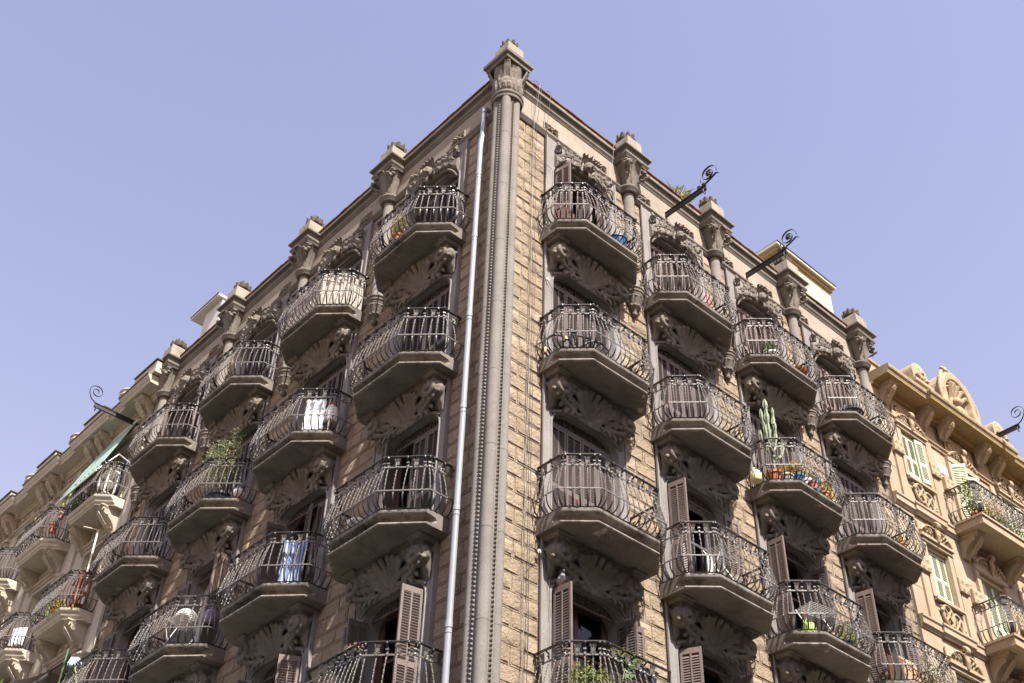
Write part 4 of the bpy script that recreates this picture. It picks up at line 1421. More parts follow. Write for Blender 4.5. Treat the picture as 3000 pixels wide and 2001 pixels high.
# ---- wrought hoist beams
def scroll_pts(cn, cz, r0, r1, turns, a0, k=34, s=1):
    return [(0, cn + (r0 + (r1 - r0) * i / k) * math.cos(a0 + s * 2 * PI * turns * i / k), cz + (r0 + (r1 - r0) * i / k) * math.sin(a0 + s * 2 * PI * turns * i / k)) for i in range(k + 1)]
def hoist(parent_part, side, u, z, L, fancy=True, n0=0.0):
    mb = MB()
    mb.box(-0.03, 0.03, 0, L, 0.055, 0.068)
    mb.box(-0.03, 0.03, 0, L, -0.068, -0.055)
    mb.box(-0.012, 0.012, 0, L, -0.055, 0.055)
    o = parent_part('hoist_beam', mb.mesh('hoist_beam', 'iron_black'), side, u, n0, z)
    m = MB()
    if fancy:
        m.strip(bez((0, L - 0.25, 0.07), (0, L + 0.05, 0.10), (0, L + 0.30, 0.22), 8) + [(0, L + 0.36, 0.20), (0, L + 0.39, 0.15)], 0.035, 0.012, (1, 0, 0))
        m.strip(scroll_pts(L + 0.10, 0.36, 0.23, 0.06, 1.55, -0.25, 40), 0.035, 0.012, (1, 0, 0))
        m.strip(bez((0, L - 0.10, 0.07), (0, L - 0.16, 0.2), (0, L - 0.13, 0.32), 5), 0.03, 0.012, (1, 0, 0))
        m.strip(scroll_pts(L - 0.20, 0.12, 0.055, 0.02, 1.1, 0), 0.03, 0.01, (1, 0, 0))
        for i in range(6):
            a = i * PI / 3
            m.ball((0, L + 0.10 + 0.045 * math.cos(a), 0.36 + 0.045 * math.sin(a)), 0.03)
        m.ball((0, L + 0.10, 0.36), 0.04)
        m.ball((0, L - 0.05, 0.12), 0.045, 0.06, 0.05)
    else:
        m.strip(bez((0, L - 0.02, 0.06), (0, L + 0.22, 0.16), (0, L + 0.24, 0.42), 8) + scroll_pts(L + 0.03, 0.42, 0.21, 0.04, 1.6, 0, 40)[1:], 0.035, 0.012, (1, 0, 0))
    obj('scroll', m.mesh('scroll', 'iron_black', smooth=40), o)
    m = MB()
    m.tube([(0.07 * math.sin(a) * 0.6, L - 0.06, -0.10 + 0.08 * math.cos(a)) for a in np.linspace(0, 2 * PI, 17)], 0.010, 6)
    obj('ring', m.mesh('ring', 'iron_black', smooth=60), o)
    return o
hoist(part, 'R', 4.90, 3.30, 1.20)
hoist(part, 'R', 7.78, 3.30, 1.20)

# ---- small roof-top buildings
def roof_huts():
    mb = MB(); mb.box(-12.95, -12.05, -1.6, -0.15, 4.0, 5.62)
    hut = obj('roof_hut', mb.mesh('roof_hut', 'white_render'), BLD, (0, 0, Z0), ROTS['L'])
    mb = MB(); mb.box(-13.50, -12.0, -1.9, 0.02, 5.622, 5.70)
    obj('hut_roof', mb.mesh('hut_roof', 'white_render'), hut)
    mb = MB(); mb.box(-13.52, -12.0, -1.92, 0.04, 5.702, 5.72)
    obj('hut_roof_edge', mb.mesh('hut_roof_edge', 'terracotta_tile'), hut)
    mb = MB(); mb.box(9.9, 12.20, -2.6, -0.36, 4.0, 5.80)
    pent = obj('penthouse', mb.mesh('penthouse', 'yellow_render'), BLD, (0, 0, Z0), ROTS['R'])
    mb = MB(); mb.box(9.8, 12.24, -2.6, -0.30, 5.802, 5.90)
    obj('eaves_band', mb.mesh('eaves_band', 'yellow_trim'), pent)
    mb = MB(); mb.box(9.7, 12.28, -2.7, -0.20, 5.902, 5.99)
    obj('eaves_slab', mb.mesh('eaves_slab', 'yellow_render'), pent)
    mb = MB(); mb.box(9.7, 12.30, -2.7, -0.18, 5.992, 6.012)
    obj('roof_edge', mb.mesh('roof_edge', 'iron_black'), pent)
roof_huts()

# ================================================================ shared pieces of the neighbouring houses
def console_mesh(w, h, d, mat, name='console'):
    """scrolled bracket hanging under a projection; z = 0 at its top, n = 0 on the wall"""
    mb = MB()
    k = 16
    poly = [(0, 0), (d, 0), (d, -0.10 * h)]
    for i in range(k + 1):
        t = i / k
        poly.append((d * (0.94 - 0.86 * t ** 0.7) + 0.05 * d * math.sin(t * 2.2 * PI), -h * (0.14 + 0.86 * t)))
    poly.append((0, -h))
    mb.loft([[(-w / 2, n, z) for n, z in poly], [(w / 2, n, z) for n, z in poly]])
    mb.box(-w / 2 - 0.03, w / 2 + 0.03, 0, d + 0.03, -0.07 * h, 0.0)
    for s in (-1, 1):
        mb.tube([(s * w * 0.46, d * 0.70 + 0.2 * h * (1 - i / 20) * math.cos(i * 0.5), -0.28 * h + 0.2 * h * (1 - i / 20) * math.sin(i * 0.5)) for i in range(18)], 0.022, 6)
        acanthus(mb, (s * w * 0.2, d * 0.30, -h * 0.95), (s * w * 0.2, d * 0.75, -h * 0.6), (s * w * 0.2, d * 1.05, -h * 0.35), w * 0.24, 0.4, 3)
    acanthus(mb, (0, d * 0.25, -h), (0, d * 0.65, -h * 0.65), (0, d * 1.10, -h * 0.22), w * 0.30, 0.4, 4)
    return mb.carve(name, mat, 0.017, 1)

def garland_mesh(w, h, mat, name='garland'):
    mb = MB()
    mb.box(-w, w, -0.03, 0.012, -h * 0.9, h * 0.9)
    r = random.Random(5)
    for s in (-1, 1):
        for i in range(5):
            t = i / 5
            acanthus(mb, (s * w * t * 0.9, 0.02, h * 0.3 * math.sin(4 * t)), (s * w * (t + 0.1), 0.09, h * (0.5 - t)), (s * w * (t + 0.22), 0.03, h * r.uniform(-0.8, 0.8)), h * 0.30, 0.5, 2, side=(0.3, 0.2, 0.93))
            mb.ball((s * w * (t + 0.08), 0.05, h * r.uniform(-0.5, 0.5)), h * 0.2, 0.05, h * 0.2, 7, 5)
    rosette(mb, (0, 0.06, 0), h * 0.75, 6)
    return mb.carve(name, mat, 0.016, 1)

def flower_block_mesh(w, h, d, mat):
    mb = MB()
    mb.box(-w, w, -0.05, d, -h, h)
    for sx in (-0.5, 0.5):
        for sz in (-0.5, 0.5):
            rosette(mb, (sx * w, d, sz * h), min(w, h) * 0.45, 5, a0=sx + sz)
    return mb.carve('flower_block', mat, 0.016, 1)

def wall_with_openings(mb, x0, x1, z0, z1, ops, n0=-0.35, n1=0.0):
    """ops: (xa, xb, za, zb); fills the rest of the rectangle with butted boxes"""
    cols = sorted({x0, x1} | {o[0] for o in ops} | {o[1] for o in ops})
    for a, b in zip(cols[:-1], cols[1:]):
        mid = (a + b) / 2
        zz = z0
        for o in sorted((o for o in ops if o[0] <= mid <= o[1]), key=lambda o: o[2]):
            if o[2] > zz:
                mb.box(a, b, n0, n1, zz, o[2])
            zz = o[3]
        mb.box(a, b, n0, n1, zz, z1)

def rail_straight(dim, name_parent, key):
    hr, ub, lb, fb, spots = rail_set(key, dim)
    for nm, me in (('handrail', hr), ('rail_band', ub), ('rail_band', lb), ('foot_rail', fb)):
        obj(nm, me, name_parent)
    for x, n, a, k in spots:
        obj('baluster', BAL[k], name_parent, (x, -n, 0.0), a)

# ================================================================ the cream house on the left
def left_house():
    H = thing('apartment_house', 'cream stuccoed house beside the corner building, bracketed cornice and green awning', 'building', group='neighbouring houses')
    S = 'L'
    def pt(name, me, u, n=0.0, z=0.0, rz=0.0, parent=None, **k):
        return obj(name, me, H, P(S, u, n, z), ROTS[S] + rz, **k)
    U0, U1 = 14.0, 29.0
    bays = [15.72, 18.82, 21.92, 25.02]
    piers = [14.25, 17.27, 20.37, 23.47, 26.57]
    levels = [0.10, -3.15, -6.40]
    ops = []
    for c in bays:
        for z in levels:
            ops.append((-c - 0.58, -c + 0.58, z, z + 2.25))
    mb = MB()
    wall_with_openings(mb, -U1, -U0, -Z0 + 0.12, 3.2, ops)
    obj('wall', mb.mesh('wall', 'cream_wall'), H, (0, 0, Z0), ROTS[S])
    mb = MB(); mb.box(-U1, -U0, -6.0, -1.2, -Z0 + 0.12, 3.3)
    obj('rear_block', mb.mesh('rear_block', 'interior_wall'), H, (0, 0, Z0), ROTS[S])
    # cornice with breaks over the piers
    path = [(-U1, 0.0)]
    for u in sorted(piers, reverse=True):
        path += [(-u - 0.60, 0.0), (-u - 0.60, 0.10), (-u + 0.60, 0.10), (-u + 0.60, 0.0)]
    path = [p for p in path if p[0] <= -13.80] + [(-13.78, 0.10)]
    mb = MB()
    mb.sweep(path, [(-0.12, 3.10), (0.05, 3.10), (0.06, 3.17), (0.10, 3.20), (0.13, 3.24), (0.46, 3.25), (0.47, 3.27), (0.49, 3.33), (0.52, 3.36), (0.56, 3.43), (0.57, 3.48), (-0.12, 3.52)])
    obj('cornice', mb.mesh('cornice', 'cream_wall'), H, (0, 0, Z0), ROTS[S])
    mb = MB(); mb.sweep(path, [(-0.12, 3.522), (0.60, 3.485), (0.60, 3.515), (-0.12, 3.55)])
    obj('roof_edge', mb.mesh('roof_edge', 'cornice_stone'), H, (0, 0, Z0), ROTS[S])
    mb = MB(); mb.sweep([(-U1, 0.0), (-14.0, 0.0)], [(-0.03, 2.60), (0.05, 2.60), (0.07, 2.66), (0.05, 2.70), (-0.03, 2.71)])
    obj('string_course', mb.mesh('string_course', 'cream_carved'), H, (0, 0, Z0), ROTS[S])
    con = console_mesh(0.36, 0.60, 0.44, 'cream_carved')
    gar = garland_mesh(0.62, 0.16, 'cream_carved')
    pan = garland_mesh(0.40, 0.12, 'cream_carved', 'frieze_panel')
    blk = MB(); blk.box(-0.62, 0.62, -0.3, 0.58, 0, 0.36); blk.box(-0.56, 0.56, -0.28, 0.54, 0.36, 0.40)
    blk = blk.mesh('parapet_block', 'cream_wall')
    cap = MB(); cap.box(-0.66, 0.66, -0.34, 0.62, 0.402, 0.43)
    cap = cap.mesh('block_cap', 'cornice_stone')
    pil = MB(); pil.box(-0.20, 0.20, -0.02, 0.07, -9.5, 2.25); pil.box(-0.25, 0.25, -0.02, 0.12, 2.45, 2.59); pil = pil.mesh('pilaster', 'cream_wall')
    pc = MB(); pc.box(-0.20, 0.20, 0, 0.09, -0.22, 0.18)
    for s in (-1, 0, 1):
        acanthus(pc, (s * 0.12, 0.08, -0.22), (s * 0.15, 0.12, 0.0), (s * 0.19, 0.20, 0.12), 0.07, 0.5, 2)
        acanthus(pc, (s * 0.10, 0.08, -0.10), (s * 0.12, 0.12, 0.06), (s * 0.13, 0.18, 0.18), 0.06, 0.5, 2)
    pc = pc.carve('capital', 'cream_carved', 0.016, 1)
    bud = MB(); bud.lathe([(0.02, -0.75), (0.06, -0.66), (0.05, -0.58), (0.11, -0.48), (0.13, -0.36), (0.09, -0.30), (0.15, -0.22), (0.16, -0.10), (0.20, -0.06), (0.20, 0.0)], 12, (0, 0.05))
    for i in range(8):
        a = i * PI / 4
        bud.ball((0.12 * math.cos(a), 0.05 + 0.12 * math.sin(a), -0.42), 0.045)
        bud.ball((0.15 * math.cos(a), 0.05 + 0.15 * math.sin(a), -0.16), 0.045)
    bud = bud.carve('corbel', 'cream_carved', 0.014, 1)
    urn = MB(); urn.lathe([(0.24, 0.0), (0.24, 0.10), (0.12, 0.16), (0.10, 0.28), (0.26, 0.48), (0.33, 0.66), (0.30, 0.74), (0.34, 0.80), (0.30, 0.86), (0.15, 0.92)], 16)
    urn = urn.mesh('urn', 'cream_carved', smooth=40)
    for u in piers:
        b = pt('parapet_block', blk, u, 0.0, 3.53)
        obj('block_cap', cap, b)
        for d in (-0.33, 0.33):
            if u + d > 14.15:
                pt('console', con, u + d, 0.02, 3.21)
        pl = pt('pilaster', pil, u, 0.0, 0.0)
        obj('capital', pc, pl, (0, 0, 2.35))
        for z in levels:
            pt('corbel', bud, u, 0.06, z + 2.0)
    for u in (16.2, 19.3, 22.4):
        pt('urn', urn, u, 0.10, 3.56)
    hood = MB(); hood.sweep([(-0.85, 0.0), (0.85, 0.0)], [(-0.02, -0.05), (0.06, -0.05), (0.08, 0.0), (0.13, 0.03), (0.14, 0.07), (-0.02, 0.09)])
    hood = hood.mesh('hood_mould', 'cream_carved')
    arch = MB()
    for x0, x1, z0, z1 in ((-0.72, -0.585, 0, 2.36), (0.585, 0.72, 0, 2.36), (-0.585, 0.585, 2.255, 2.36)):
        arch.box(x0, x1, -0.02, 0.05, z0, z1)
    arch = arch.mesh('door_surround', 'cream_carved')
    dim = (1.06, 0.78, 0.75, 0.42)
    slab = slab_mesh(dim, [(-0.16, -0.27), (-0.12, -0.265), (-0.115, -0.225), (-0.08, -0.20), (-0.065, -0.155), (-0.065, -0.12), (-0.03, -0.105), (-0.01, -0.07), (0.0, -0.05), (0.0, 0.0)], 'balcony', 'cream_wall')
    bcon = console_mesh(0.26, 0.62, 0.52, 'cream_carved', 'bracket')
    fr, gl = DOOR[('door_white', 2.22)]
    for i, c in enumerate(bays):
        for j, z in enumerate(levels):
            if not in_view(P(S, c, 0.7, z + 1.0), 200):
                continue
            pt('door_surround', arch, c, 0.0, z)
            d = pt('glazed_door', fr, c, 0.06, z)
            d.scale = (0.76, 1, 1)
            g = obj('pane', gl, d)
            b = pt('balcony', slab, c, 0.0, z)
            rail_straight(dim, b, ('N', 0))
            for s in (-1, 1):
                pt('bracket', bcon, c + s * 0.78, 0.0, z - 0.26)
            pt('relief_panel', pan, c, 0.0, z - 0.52)
            if j == 0:
                pt('hood_mould', hood, c, 0.0, z + 2.42)
                pt('garland', gar, c, 0.02, z + 2.66 - 0.13)
                for s in (-0.55, 0.55):
                    pt('frieze_panel', pan, c + s, 0.0, 2.92)
            else:
                pt('hood_mould', hood, c, 0.0, z + 2.44)
    hoist(pt2 := (lambda name, me, side, u, n, z: obj(name, me, H, P(S, u, n, z), ROTS[S])), S, 15.5, 3.02, 1.25, False, 0.02)
    # open green shutter at the lowest visible door
    a, b = leaf_mesh(0.55, 2.2, 'shutter', 'shutter_darkgreen')
    o = pt('shutter', a, 15.72 - 0.58, 0.08, -6.40, math.radians(-32))
    obj('louvre_slats', b, o, kind='stuff')
    return H
LH = left_house()

# ================================================================ the ochre house on the right
def right_house():
    H = thing('apartment_house', 'sunlit ochre stone house beside the corner building, carved roundels and shell niche on roof', 'building', P('R', 12.62, 0, -Z0), ROTS['R'] - math.radians(1.6), 'neighbouring houses')
    H.location.z = 0
    def pt(name, me, x, n=0.0, z=0.0, rz=0.0, **k):
        return obj(name, me, H, (x, -n, z + Z0), rz, **k)
    def wide(name, mb, mat, smooth=None):
        return obj(name, mb.mesh(name, mat, smooth=smooth), H, (0, 0, Z0))
    L = 12.0
    wins = [1.40, 6.05, 9.0]                       # narrow shuttered windows
    doors = [3.75, 7.6]                             # balcony doors
    ops = []
    wz = [(0.33, 1.66), (-3.0, -1.72), (-6.25, -4.95)]
    dz = [(-0.55, 1.66), (-3.78, -1.68), (-7.0, -4.9)]
    for x in wins:
        ops += [(x - 0.45, x + 0.45, a, b) for a, b in wz]
    for x in doors:
        ops += [(x - 0.58, x + 0.58, a, b) for a, b in dz]
    mb = MB()
    wall_with_openings(mb, 0.02, L, -Z0 + 0.12, 2.75, ops)
    wide('wall', mb, 'ochre_stone')
    mb = MB(); mb.box(0.02, L, -6, -1.2, -Z0 + 0.12, 3.0)
    wide('rear_block', mb, 'interior_wall')
    mb = MB(); mb.box(-0.10, 1.1, -0.6, -0.05, 2.76, 3.62)
    wide('parapet', mb, 'ochre_stone')
    mb = MB(); mb.box(-0.10, 1.14, -0.64, 0.0, 3.622, 3.70)
    wide('parapet_cap', mb, 'ochre_cornice')
    # cornice: boxed soffit and crowning moulding
    path = [(0.08, 0.0), (2.35, 0.0), (2.35, 0.12), (5.35, 0.12), (5.35, 0.0), (L, 0.0)]
    mb = MB(); mb.sweep(path, [(-0.1, 2.70), (0.06, 2.70), (0.08, 2.76), (0.12, 2.79), (0.54, 2.80), (0.54, 2.84), (-0.1, 2.84)])
    wide('soffit', mb, 'ochre_soffit')
    mb = MB(); mb.sweep(path, [(-0.1, 2.842), (0.545, 2.842), (0.56, 2.90), (0.60, 2.94), (0.61, 3.0), (0.60, 3.06), (-0.1, 3.10)])
    wide('cornice', mb, 'ochre_cornice')
    mb = MB(); mb.sweep([(0.02, 0.0), (L, 0.0)], [(-0.03, 1.86), (0.05, 1.86), (0.06, 1.92), (0.10, 1.95), (0.10, 1.98), (-0.03, 2.0)])
    wide('string_course', mb, 'ochre_carved')
    for z in (-0.92, -4.15):
        mb = MB(); mb.sweep([(0.02, 0.0), (0.85, 0.0), (0.85, 0.05), (1.95, 0.05), (1.95, 0.0), (L, 0.0)], [(-0.03, z), (0.03, z), (0.05, z + 0.05), (0.09, z + 0.08), (0.09, z + 0.20), (0.12, z + 0.24), (0.12, z + 0.29), (-0.03, z + 0.32)])
        wide('band_course', mb, 'ochre_stone')
    con = console_mesh(0.28, 0.55, 0.42, 'ochre_carved')
    for x in (0.50, 2.15, 2.95, 4.70, 5.55, 7.2, 8.1):
        pt('console', con, x, 0.0 if not 2.35 < x < 5.35 else 0.10, 2.80)
    # roundels of the frieze between the consoles
    med = MB()
    med.tube([(0.21 * math.cos(a), 0.03, 0.21 * math.sin(a)) for a in np.linspace(0, 2 * PI, 25)], 0.035, 7)
    med.ball((0, 0.02, 0), 0.12, 0.05, 0.14)
    for i in range(6):
        med.ball((0.09 * math.cos(i), 0.05, 0.10 * math.sin(i)), 0.04)
    med = med.carve('medallion', 'ochre_carved', 0.016, 1)
    sgr = MB(); sgr.box(-0.26, 0.26, -0.02, 0.006, -0.24, 0.24); sgr = sgr.mesh('sgraffito_panel', 'sage_sgraffito')
    for x in (1.0, 1.75, 3.35, 4.2, 6.0, 6.8):
        pt('medallion', med, x, 0.01, 2.26)
    # window dressing
    arch = MB()
    for x0, x1, z0, z1 in ((-0.62, -0.455, -0.12, 1.36), (0.455, 0.62, -0.12, 1.36)):
        arch.box(x0, x1, -0.02, 0.06, z0, z1)
    arch.box(-0.56, 0.56, -0.02, 0.11, -0.20, -0.125)
    arch.box(-0.62, 0.62, -0.02, 0.09, 1.362, 1.45)
    arch.box(-0.68, 0.68, -0.02, 0.14, 1.452, 1.52)
    arch = arch.mesh('window_surround', 'ochre_stone')
    ped = MB()
    ped.box(-0.66, 0.66, -0.02, 0.03, 0.0, 0.34)
    for s in (-1, 1):
        for i in range(4):
            acanthus(ped, (s * (0.12 + 0.13 * i), 0.04, 0.10), (s * (0.18 + 0.13 * i), 0.11, 0.20), (s * (0.24 + 0.12 * i), 0.06, 0.28 - 0.05 * i), 0.06, 0.5, 2)
        ped.tube(bez((s * 0.10, 0.06, 0.32), (s * 0.4, 0.08, 0.36), (s * 0.66, 0.06, 0.05), 8), 0.035, 7)
    volute(ped, (0, 0.12, 0.36), 0.10, 0.03, 1.3, 0.09, -1, PI / 2, flat=0.45)
    ped.tube([(0, 0.12, 0.30), (0, 0.14, 0.1), (0, 0.10, -0.06)], [0.09, 0.08, 0.05], 8, (1, 0, 0), 0.6)
    ped = ped.carve('pediment', 'ochre_carved', 0.016, 1)
    rnd = MB()
    for cx, cz in ((-0.17, 0.06), (0.17, -0.06)):
        rnd.tube([(cx + 0.20 * math.cos(a), 0.03, cz + 0.26 * math.sin(a)) for a in np.linspace(0, 2 * PI, 25)], 0.042, 7)
        for i in range(4):
            a = PI / 4 + i * PI / 2
            rnd.tube([(cx, 0.03, cz), (cx + 0.17 * math.cos(a), 0.05, cz + 0.22 * math.sin(a))], [0.05, 0.02], 7)
        rosette(rnd, (cx, 0.04, cz), 0.09, 5)
    for s in (-1, 1):
        rnd.ball((s * 0.40, 0.04, s * -0.14), 0.06, 0.05, 0.06)
        acanthus(rnd, (s * 0.30, 0.03, s * -0.2), (s * 0.40, 0.08, s * -0.25), (s * 0.50, 0.03, s * -0.2), 0.06, 0.5, 2)
    rnd = rnd.carve('roundel_panel', 'ochre_carved', 0.014, 1)
    fb = flower_block_mesh(0.20, 0.20, 0.10, 'ochre_carved')
    pil = MB(); pil.box(-0.14, 0.14, -0.02, 0.055, -0.85, 1.84); pil = pil.mesh('pilaster_strip', 'ochre_stone')
    pink = MB(); pink.box(-0.22, 0.22, -0.02, 0.008, -0.36, 0.36); pink = pink.mesh('sgraffito_panel', 'pink_sgraffito')
    sage = MB(); sage.box(-0.22, 0.22, -0.02, 0.0085, -0.30, 0.30); sage = sage.mesh('sgraffito_panel', 'sage_sgraffito')
    lf = leaf_mesh(0.292, 1.31, 'shutter', 'shutter_green', mid=False, pitch=0.052)
    lfd = leaf_mesh(0.385, 2.18, 'shutter', 'shutter_green', mid=False, pitch=0.052)
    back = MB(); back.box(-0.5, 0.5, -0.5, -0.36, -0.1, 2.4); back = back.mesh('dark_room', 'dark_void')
    for x in wins:
        for k, (z0, z1) in enumerate(wz):
            if not in_view(P('R', 12.6 + x, 0, z1), 200):
                continue
            w = pt('window_surround', arch, x, 0.0, z0)
            obj('dark_room', back, w)
            for i in range(3):
                o = obj('shutter', lf[0], w, (-0.445 + 0.297 * i, 0.09 if k else 0.02 - 0.05 * (i == 2), 0.0), 0 if k or i < 2 else -0.15)
                obj('louvre_slats', lf[1], w, tuple(o.location), o.rotation_euler.z, kind='stuff')
            pt('pediment', ped, x, 0.04, z0 + 1.53)
            pt('roundel_panel', rnd, x, 0.02, z0 - 0.55)
            for s in (-1, 1):
                pt('flower_block', fb, x + s * 0.80, 0.02, z0 + 0.62)
                pt('pilaster_strip', pil, x + s * 0.80, 0.0, z0 - 0.2)
                pt('sgraffito_panel', pink, x + s * 1.18, 0.0, z0 + 0.30)
                pt('sgraffito_panel', sage, x + s * 1.18, 0.0, z0 + 1.18)
    slab = MB(); slab.box(-1.28, 1.28, -0.05, 0.86, -0.26, -0.06); slab.box(-1.32, 1.32, -0.05, 0.90, -0.058, 0.0)
    slab = slab.mesh('balcony', 'ochre_stone')
    dim = (1.26, 1.20, 0.84, 0.78)
    bcon = console_mesh(0.28, 0.60, 0.55, 'ochre_carved', 'bracket')
    surr = MB()
    for s in (-1, 1):
        surr.box(min(s * 0.585, s * 0.74), max(s * 0.585, s * 0.74), -0.02, 0.08, 0, 2.22)
    surr.box(-0.74, 0.74, -0.02, 0.10, 2.222, 2.36)
    surr = surr.mesh('door_surround', 'ochre_stone')
    fr, gl = DOOR[('door_white', 2.22)]
    for x in doors:
        for k, (z0, z1) in enumerate(dz):
            if not in_view(P('R', 12.6 + x - 1, 0.8, z0 + 1.0), 200):
                continue
            d = pt('door_surround', surr, x, 0.0, z0)
            obj('dark_room', back, d)
            for i in range(3):
                rz = -math.radians(50) if (k == 0 and i == 0) else (-0.3 if k == 0 and i == 2 else 0)
                loc = (-0.575 + 0.388 * i, 0.10 if k else -0.02, 0.0)
                obj('shutter', lfd[0], d, loc, rz)
                obj('louvre_slats', lfd[1], d, loc, rz, kind='stuff')
            b = pt('balcony', slab, x, 0.0, z0)
            rail_straight(dim, b, ('NR', 0))
            for s in (-0.95, 0.95):
                pt('bracket', bcon, x + s, 0.0, z0 - 0.25)
            pt('pediment', ped, x, 0.04, z0 + 2.36)
            for s in (-1, 1):
                pt('flower_block', fb, x + s * 1.0, 0.02, z0 + 1.3)
    # attic: pedestals and the shell niche
    for x in (2.15, 6.05):
        m = MB()
        m.box(-0.42, 0.42, -0.5, 0.32, 0, 0.16)
        m.box(-0.36, 0.36, -0.45, 0.27, 0.16, 0.42)
        m.box(-0.42, 0.42, -0.5, 0.33, 0.42, 0.54)
        poly = [(-0.36, 0.54)] + [(0.36 * math.cos(a), 0.86 + 0.36 * math.sin(a)) for a in np.linspace(PI, 0, 13)] + [(0.36, 0.54)]
        m.prism(poly, -0.45, 0.25)
        rosette(m, (0, 0.27, 0.86), 0.22, 6)
        for s in (-1, 1):
            acanthus(m, (s * 0.1, 0.26, 0.66), (s * 0.2, 0.36, 0.66), (s * 0.30, 0.28, 0.72), 0.08, 0.5, 2)
        pt('attic_pedestal', m.carve('attic_pedestal', 'ochre_carved', 0.02, 0), x, 0.10, 3.08)
    m = MB()
    def outl(sc, k=17):
        return [(-0.95 * sc, 0.0)] + [(0.80 * sc * math.cos(a) * (1 + 0.06 * math.sin(3 * a)), 0.85 + 1.05 * sc * math.sin(a)) for a in np.linspace(PI, 0, k)] + [(0.95 * sc, 0.0)]
    o1, o2 = outl(1.0), outl(0.76)
    rows = [[(x, -0.35, z) for x, z in o1], [(x, 0.22, z) for x, z in o1], [(x * 0.93, 0.28, z * 0.985) for x, z in o1], [(x, 0.26, z) for x, z in o2], [(x * 0.92, 0.12, z * 0.97) for x, z in o2], [(x * 0.5, -0.18, 0.35 + z * 0.45) for x, z in o2], [(0, -0.22, 0.8)] * len(o2)]
    m.loft(rows, True, True)
    # relief of curling leaves in the niche, scroll crest on top
    for s in (-1, 1):
        volute(m, (s * 0.78, 0.16, 0.22), 0.22, 0.04, 1.4, 0.12, -1, PI / 2, flat=0.5)
        acanthus(m, (s * 0.15, 0.0, 0.1), (s * 0.35, 0.25, 0.4), (s * 0.42, 0.12, 0.85), 0.14, 0.5, 3)
        m.tube(bez((s * 0.85, 0.2, 0.5), (s * 1.05, 0.25, 1.0), (s * 0.55, 0.2, 1.75), 8), [0.06] * 9, 7)
    m.ball((0.05, 0.10, 0.55), 0.22, 0.20, 0.28)
    m.ball((0.0, 0.16, 0.95), 0.14, 0.14, 0.15)
    m.ball((-0.25, 0.12, 0.30), 0.26, 0.18, 0.18)
    for i in range(7):
        a = math.radians(-54 + 18 * i)
        m.tube([(0, 0.05, 0.75), (0.3 * math.sin(a), 0.03, 0.75 + 0.4 * math.cos(a)), (0.58 * math.sin(a), 0.2, 0.80 + 0.80 * math.cos(a))], [0.03, 0.06, 0.08], 7)
    m.lathe([(0.20, 1.86), (0.15, 1.98), (0.08, 2.05), (0.14, 2.12), (0.10, 2.2), (0.03, 2.26)], 12, (0, 0.0))
    for s in (-1, 0, 1):
        m.tube([(0, 0, 2.12), (s * 0.16, 0.05, 2.16), (s * 0.26, 0.08, 2.10 + 0.16 * (s == 0))], [0.06, 0.07, 0.04], 7)
    pt('shell_niche', m.carve('shell_niche', 'ochre_carved', 0.022, 1), 4.05, 0.10, 3.09)
    hoist((lambda name, me, side, u, n, z: obj(name, me, H, (u, -n, z + Z0), 0)), 'R', 5.15, 3.22, 0.75, False, 0.55)
    # estate sign on the wall
    m = MB(); m.box(-0.22, 0.22, 0, 0.02, 0.0, 0.42); s1 = pt('wall_sign', m.mesh('wall_sign', 'sign_white'), 2.72, 0.02, 0.95)
    m = MB(); m.box(-0.221, 0.221, 0.021, 0.024, 0.05, 0.16); obj('sign_stripe', m.mesh('sign_stripe', 'sign_red'), s1)
    return H
RH = right_house()

# ================================================================ things standing and hanging on the balconies
def at(side, bay, lev, x, n, dz=0.0):
    return P(side, BAYC[side][bay] + SGN[side] * x, n, LEVZ[lev] + dz)

def foliage(mb, c, r, count, leaf, rnd, ratio=0.45, droop=0.0, shell=0.35):
    """separate diamond leaves scattered through an ellipsoid"""
    for _ in range(count):
        while True:
            d = Vector((rnd.uniform(-1, 1), rnd.uniform(-1, 1), rnd.uniform(-1, 1)))
            if shell < d.length < 1:
                break
        p = Vector((c[0] + d.x * r[0], c[1] + d.y * r[1], c[2] + d.z * r[2] - droop * (d.x ** 2 + d.y ** 2)))
        a = Vector((rnd.gauss(0, 1), rnd.gauss(0, 1), rnd.gauss(0.3, 1))).normalized()
        b = a.cross(Vector((rnd.gauss(0, 1), rnd.gauss(0, 1), rnd.gauss(0, 1)))).normalized()
        l = leaf * rnd.uniform(0.6, 1.3)
        w = l * ratio
        k = a.cross(b) * l * 0.12
        mb.add([tuple(p), tuple(p + a * l * 0.5 + b * w * 0.5 + k), tuple(p + a * l), tuple(p + a * l * 0.5 - b * w * 0.5 + k)], [(0, 1, 2), (0, 2, 3)])

def pot_mesh(r, h, mat, soil=True):
    mb = MB()
    mb.lathe([(r * 0.68, 0), (r * 0.95, h * 0.82), (r * 1.06, h * 0.83), (r * 1.06, h), (r * 0.92, h), (r * 0.88, h * 0.86), (0.001, h * 0.86)], 16)
    return mb.mesh('pot', mat, smooth=40)

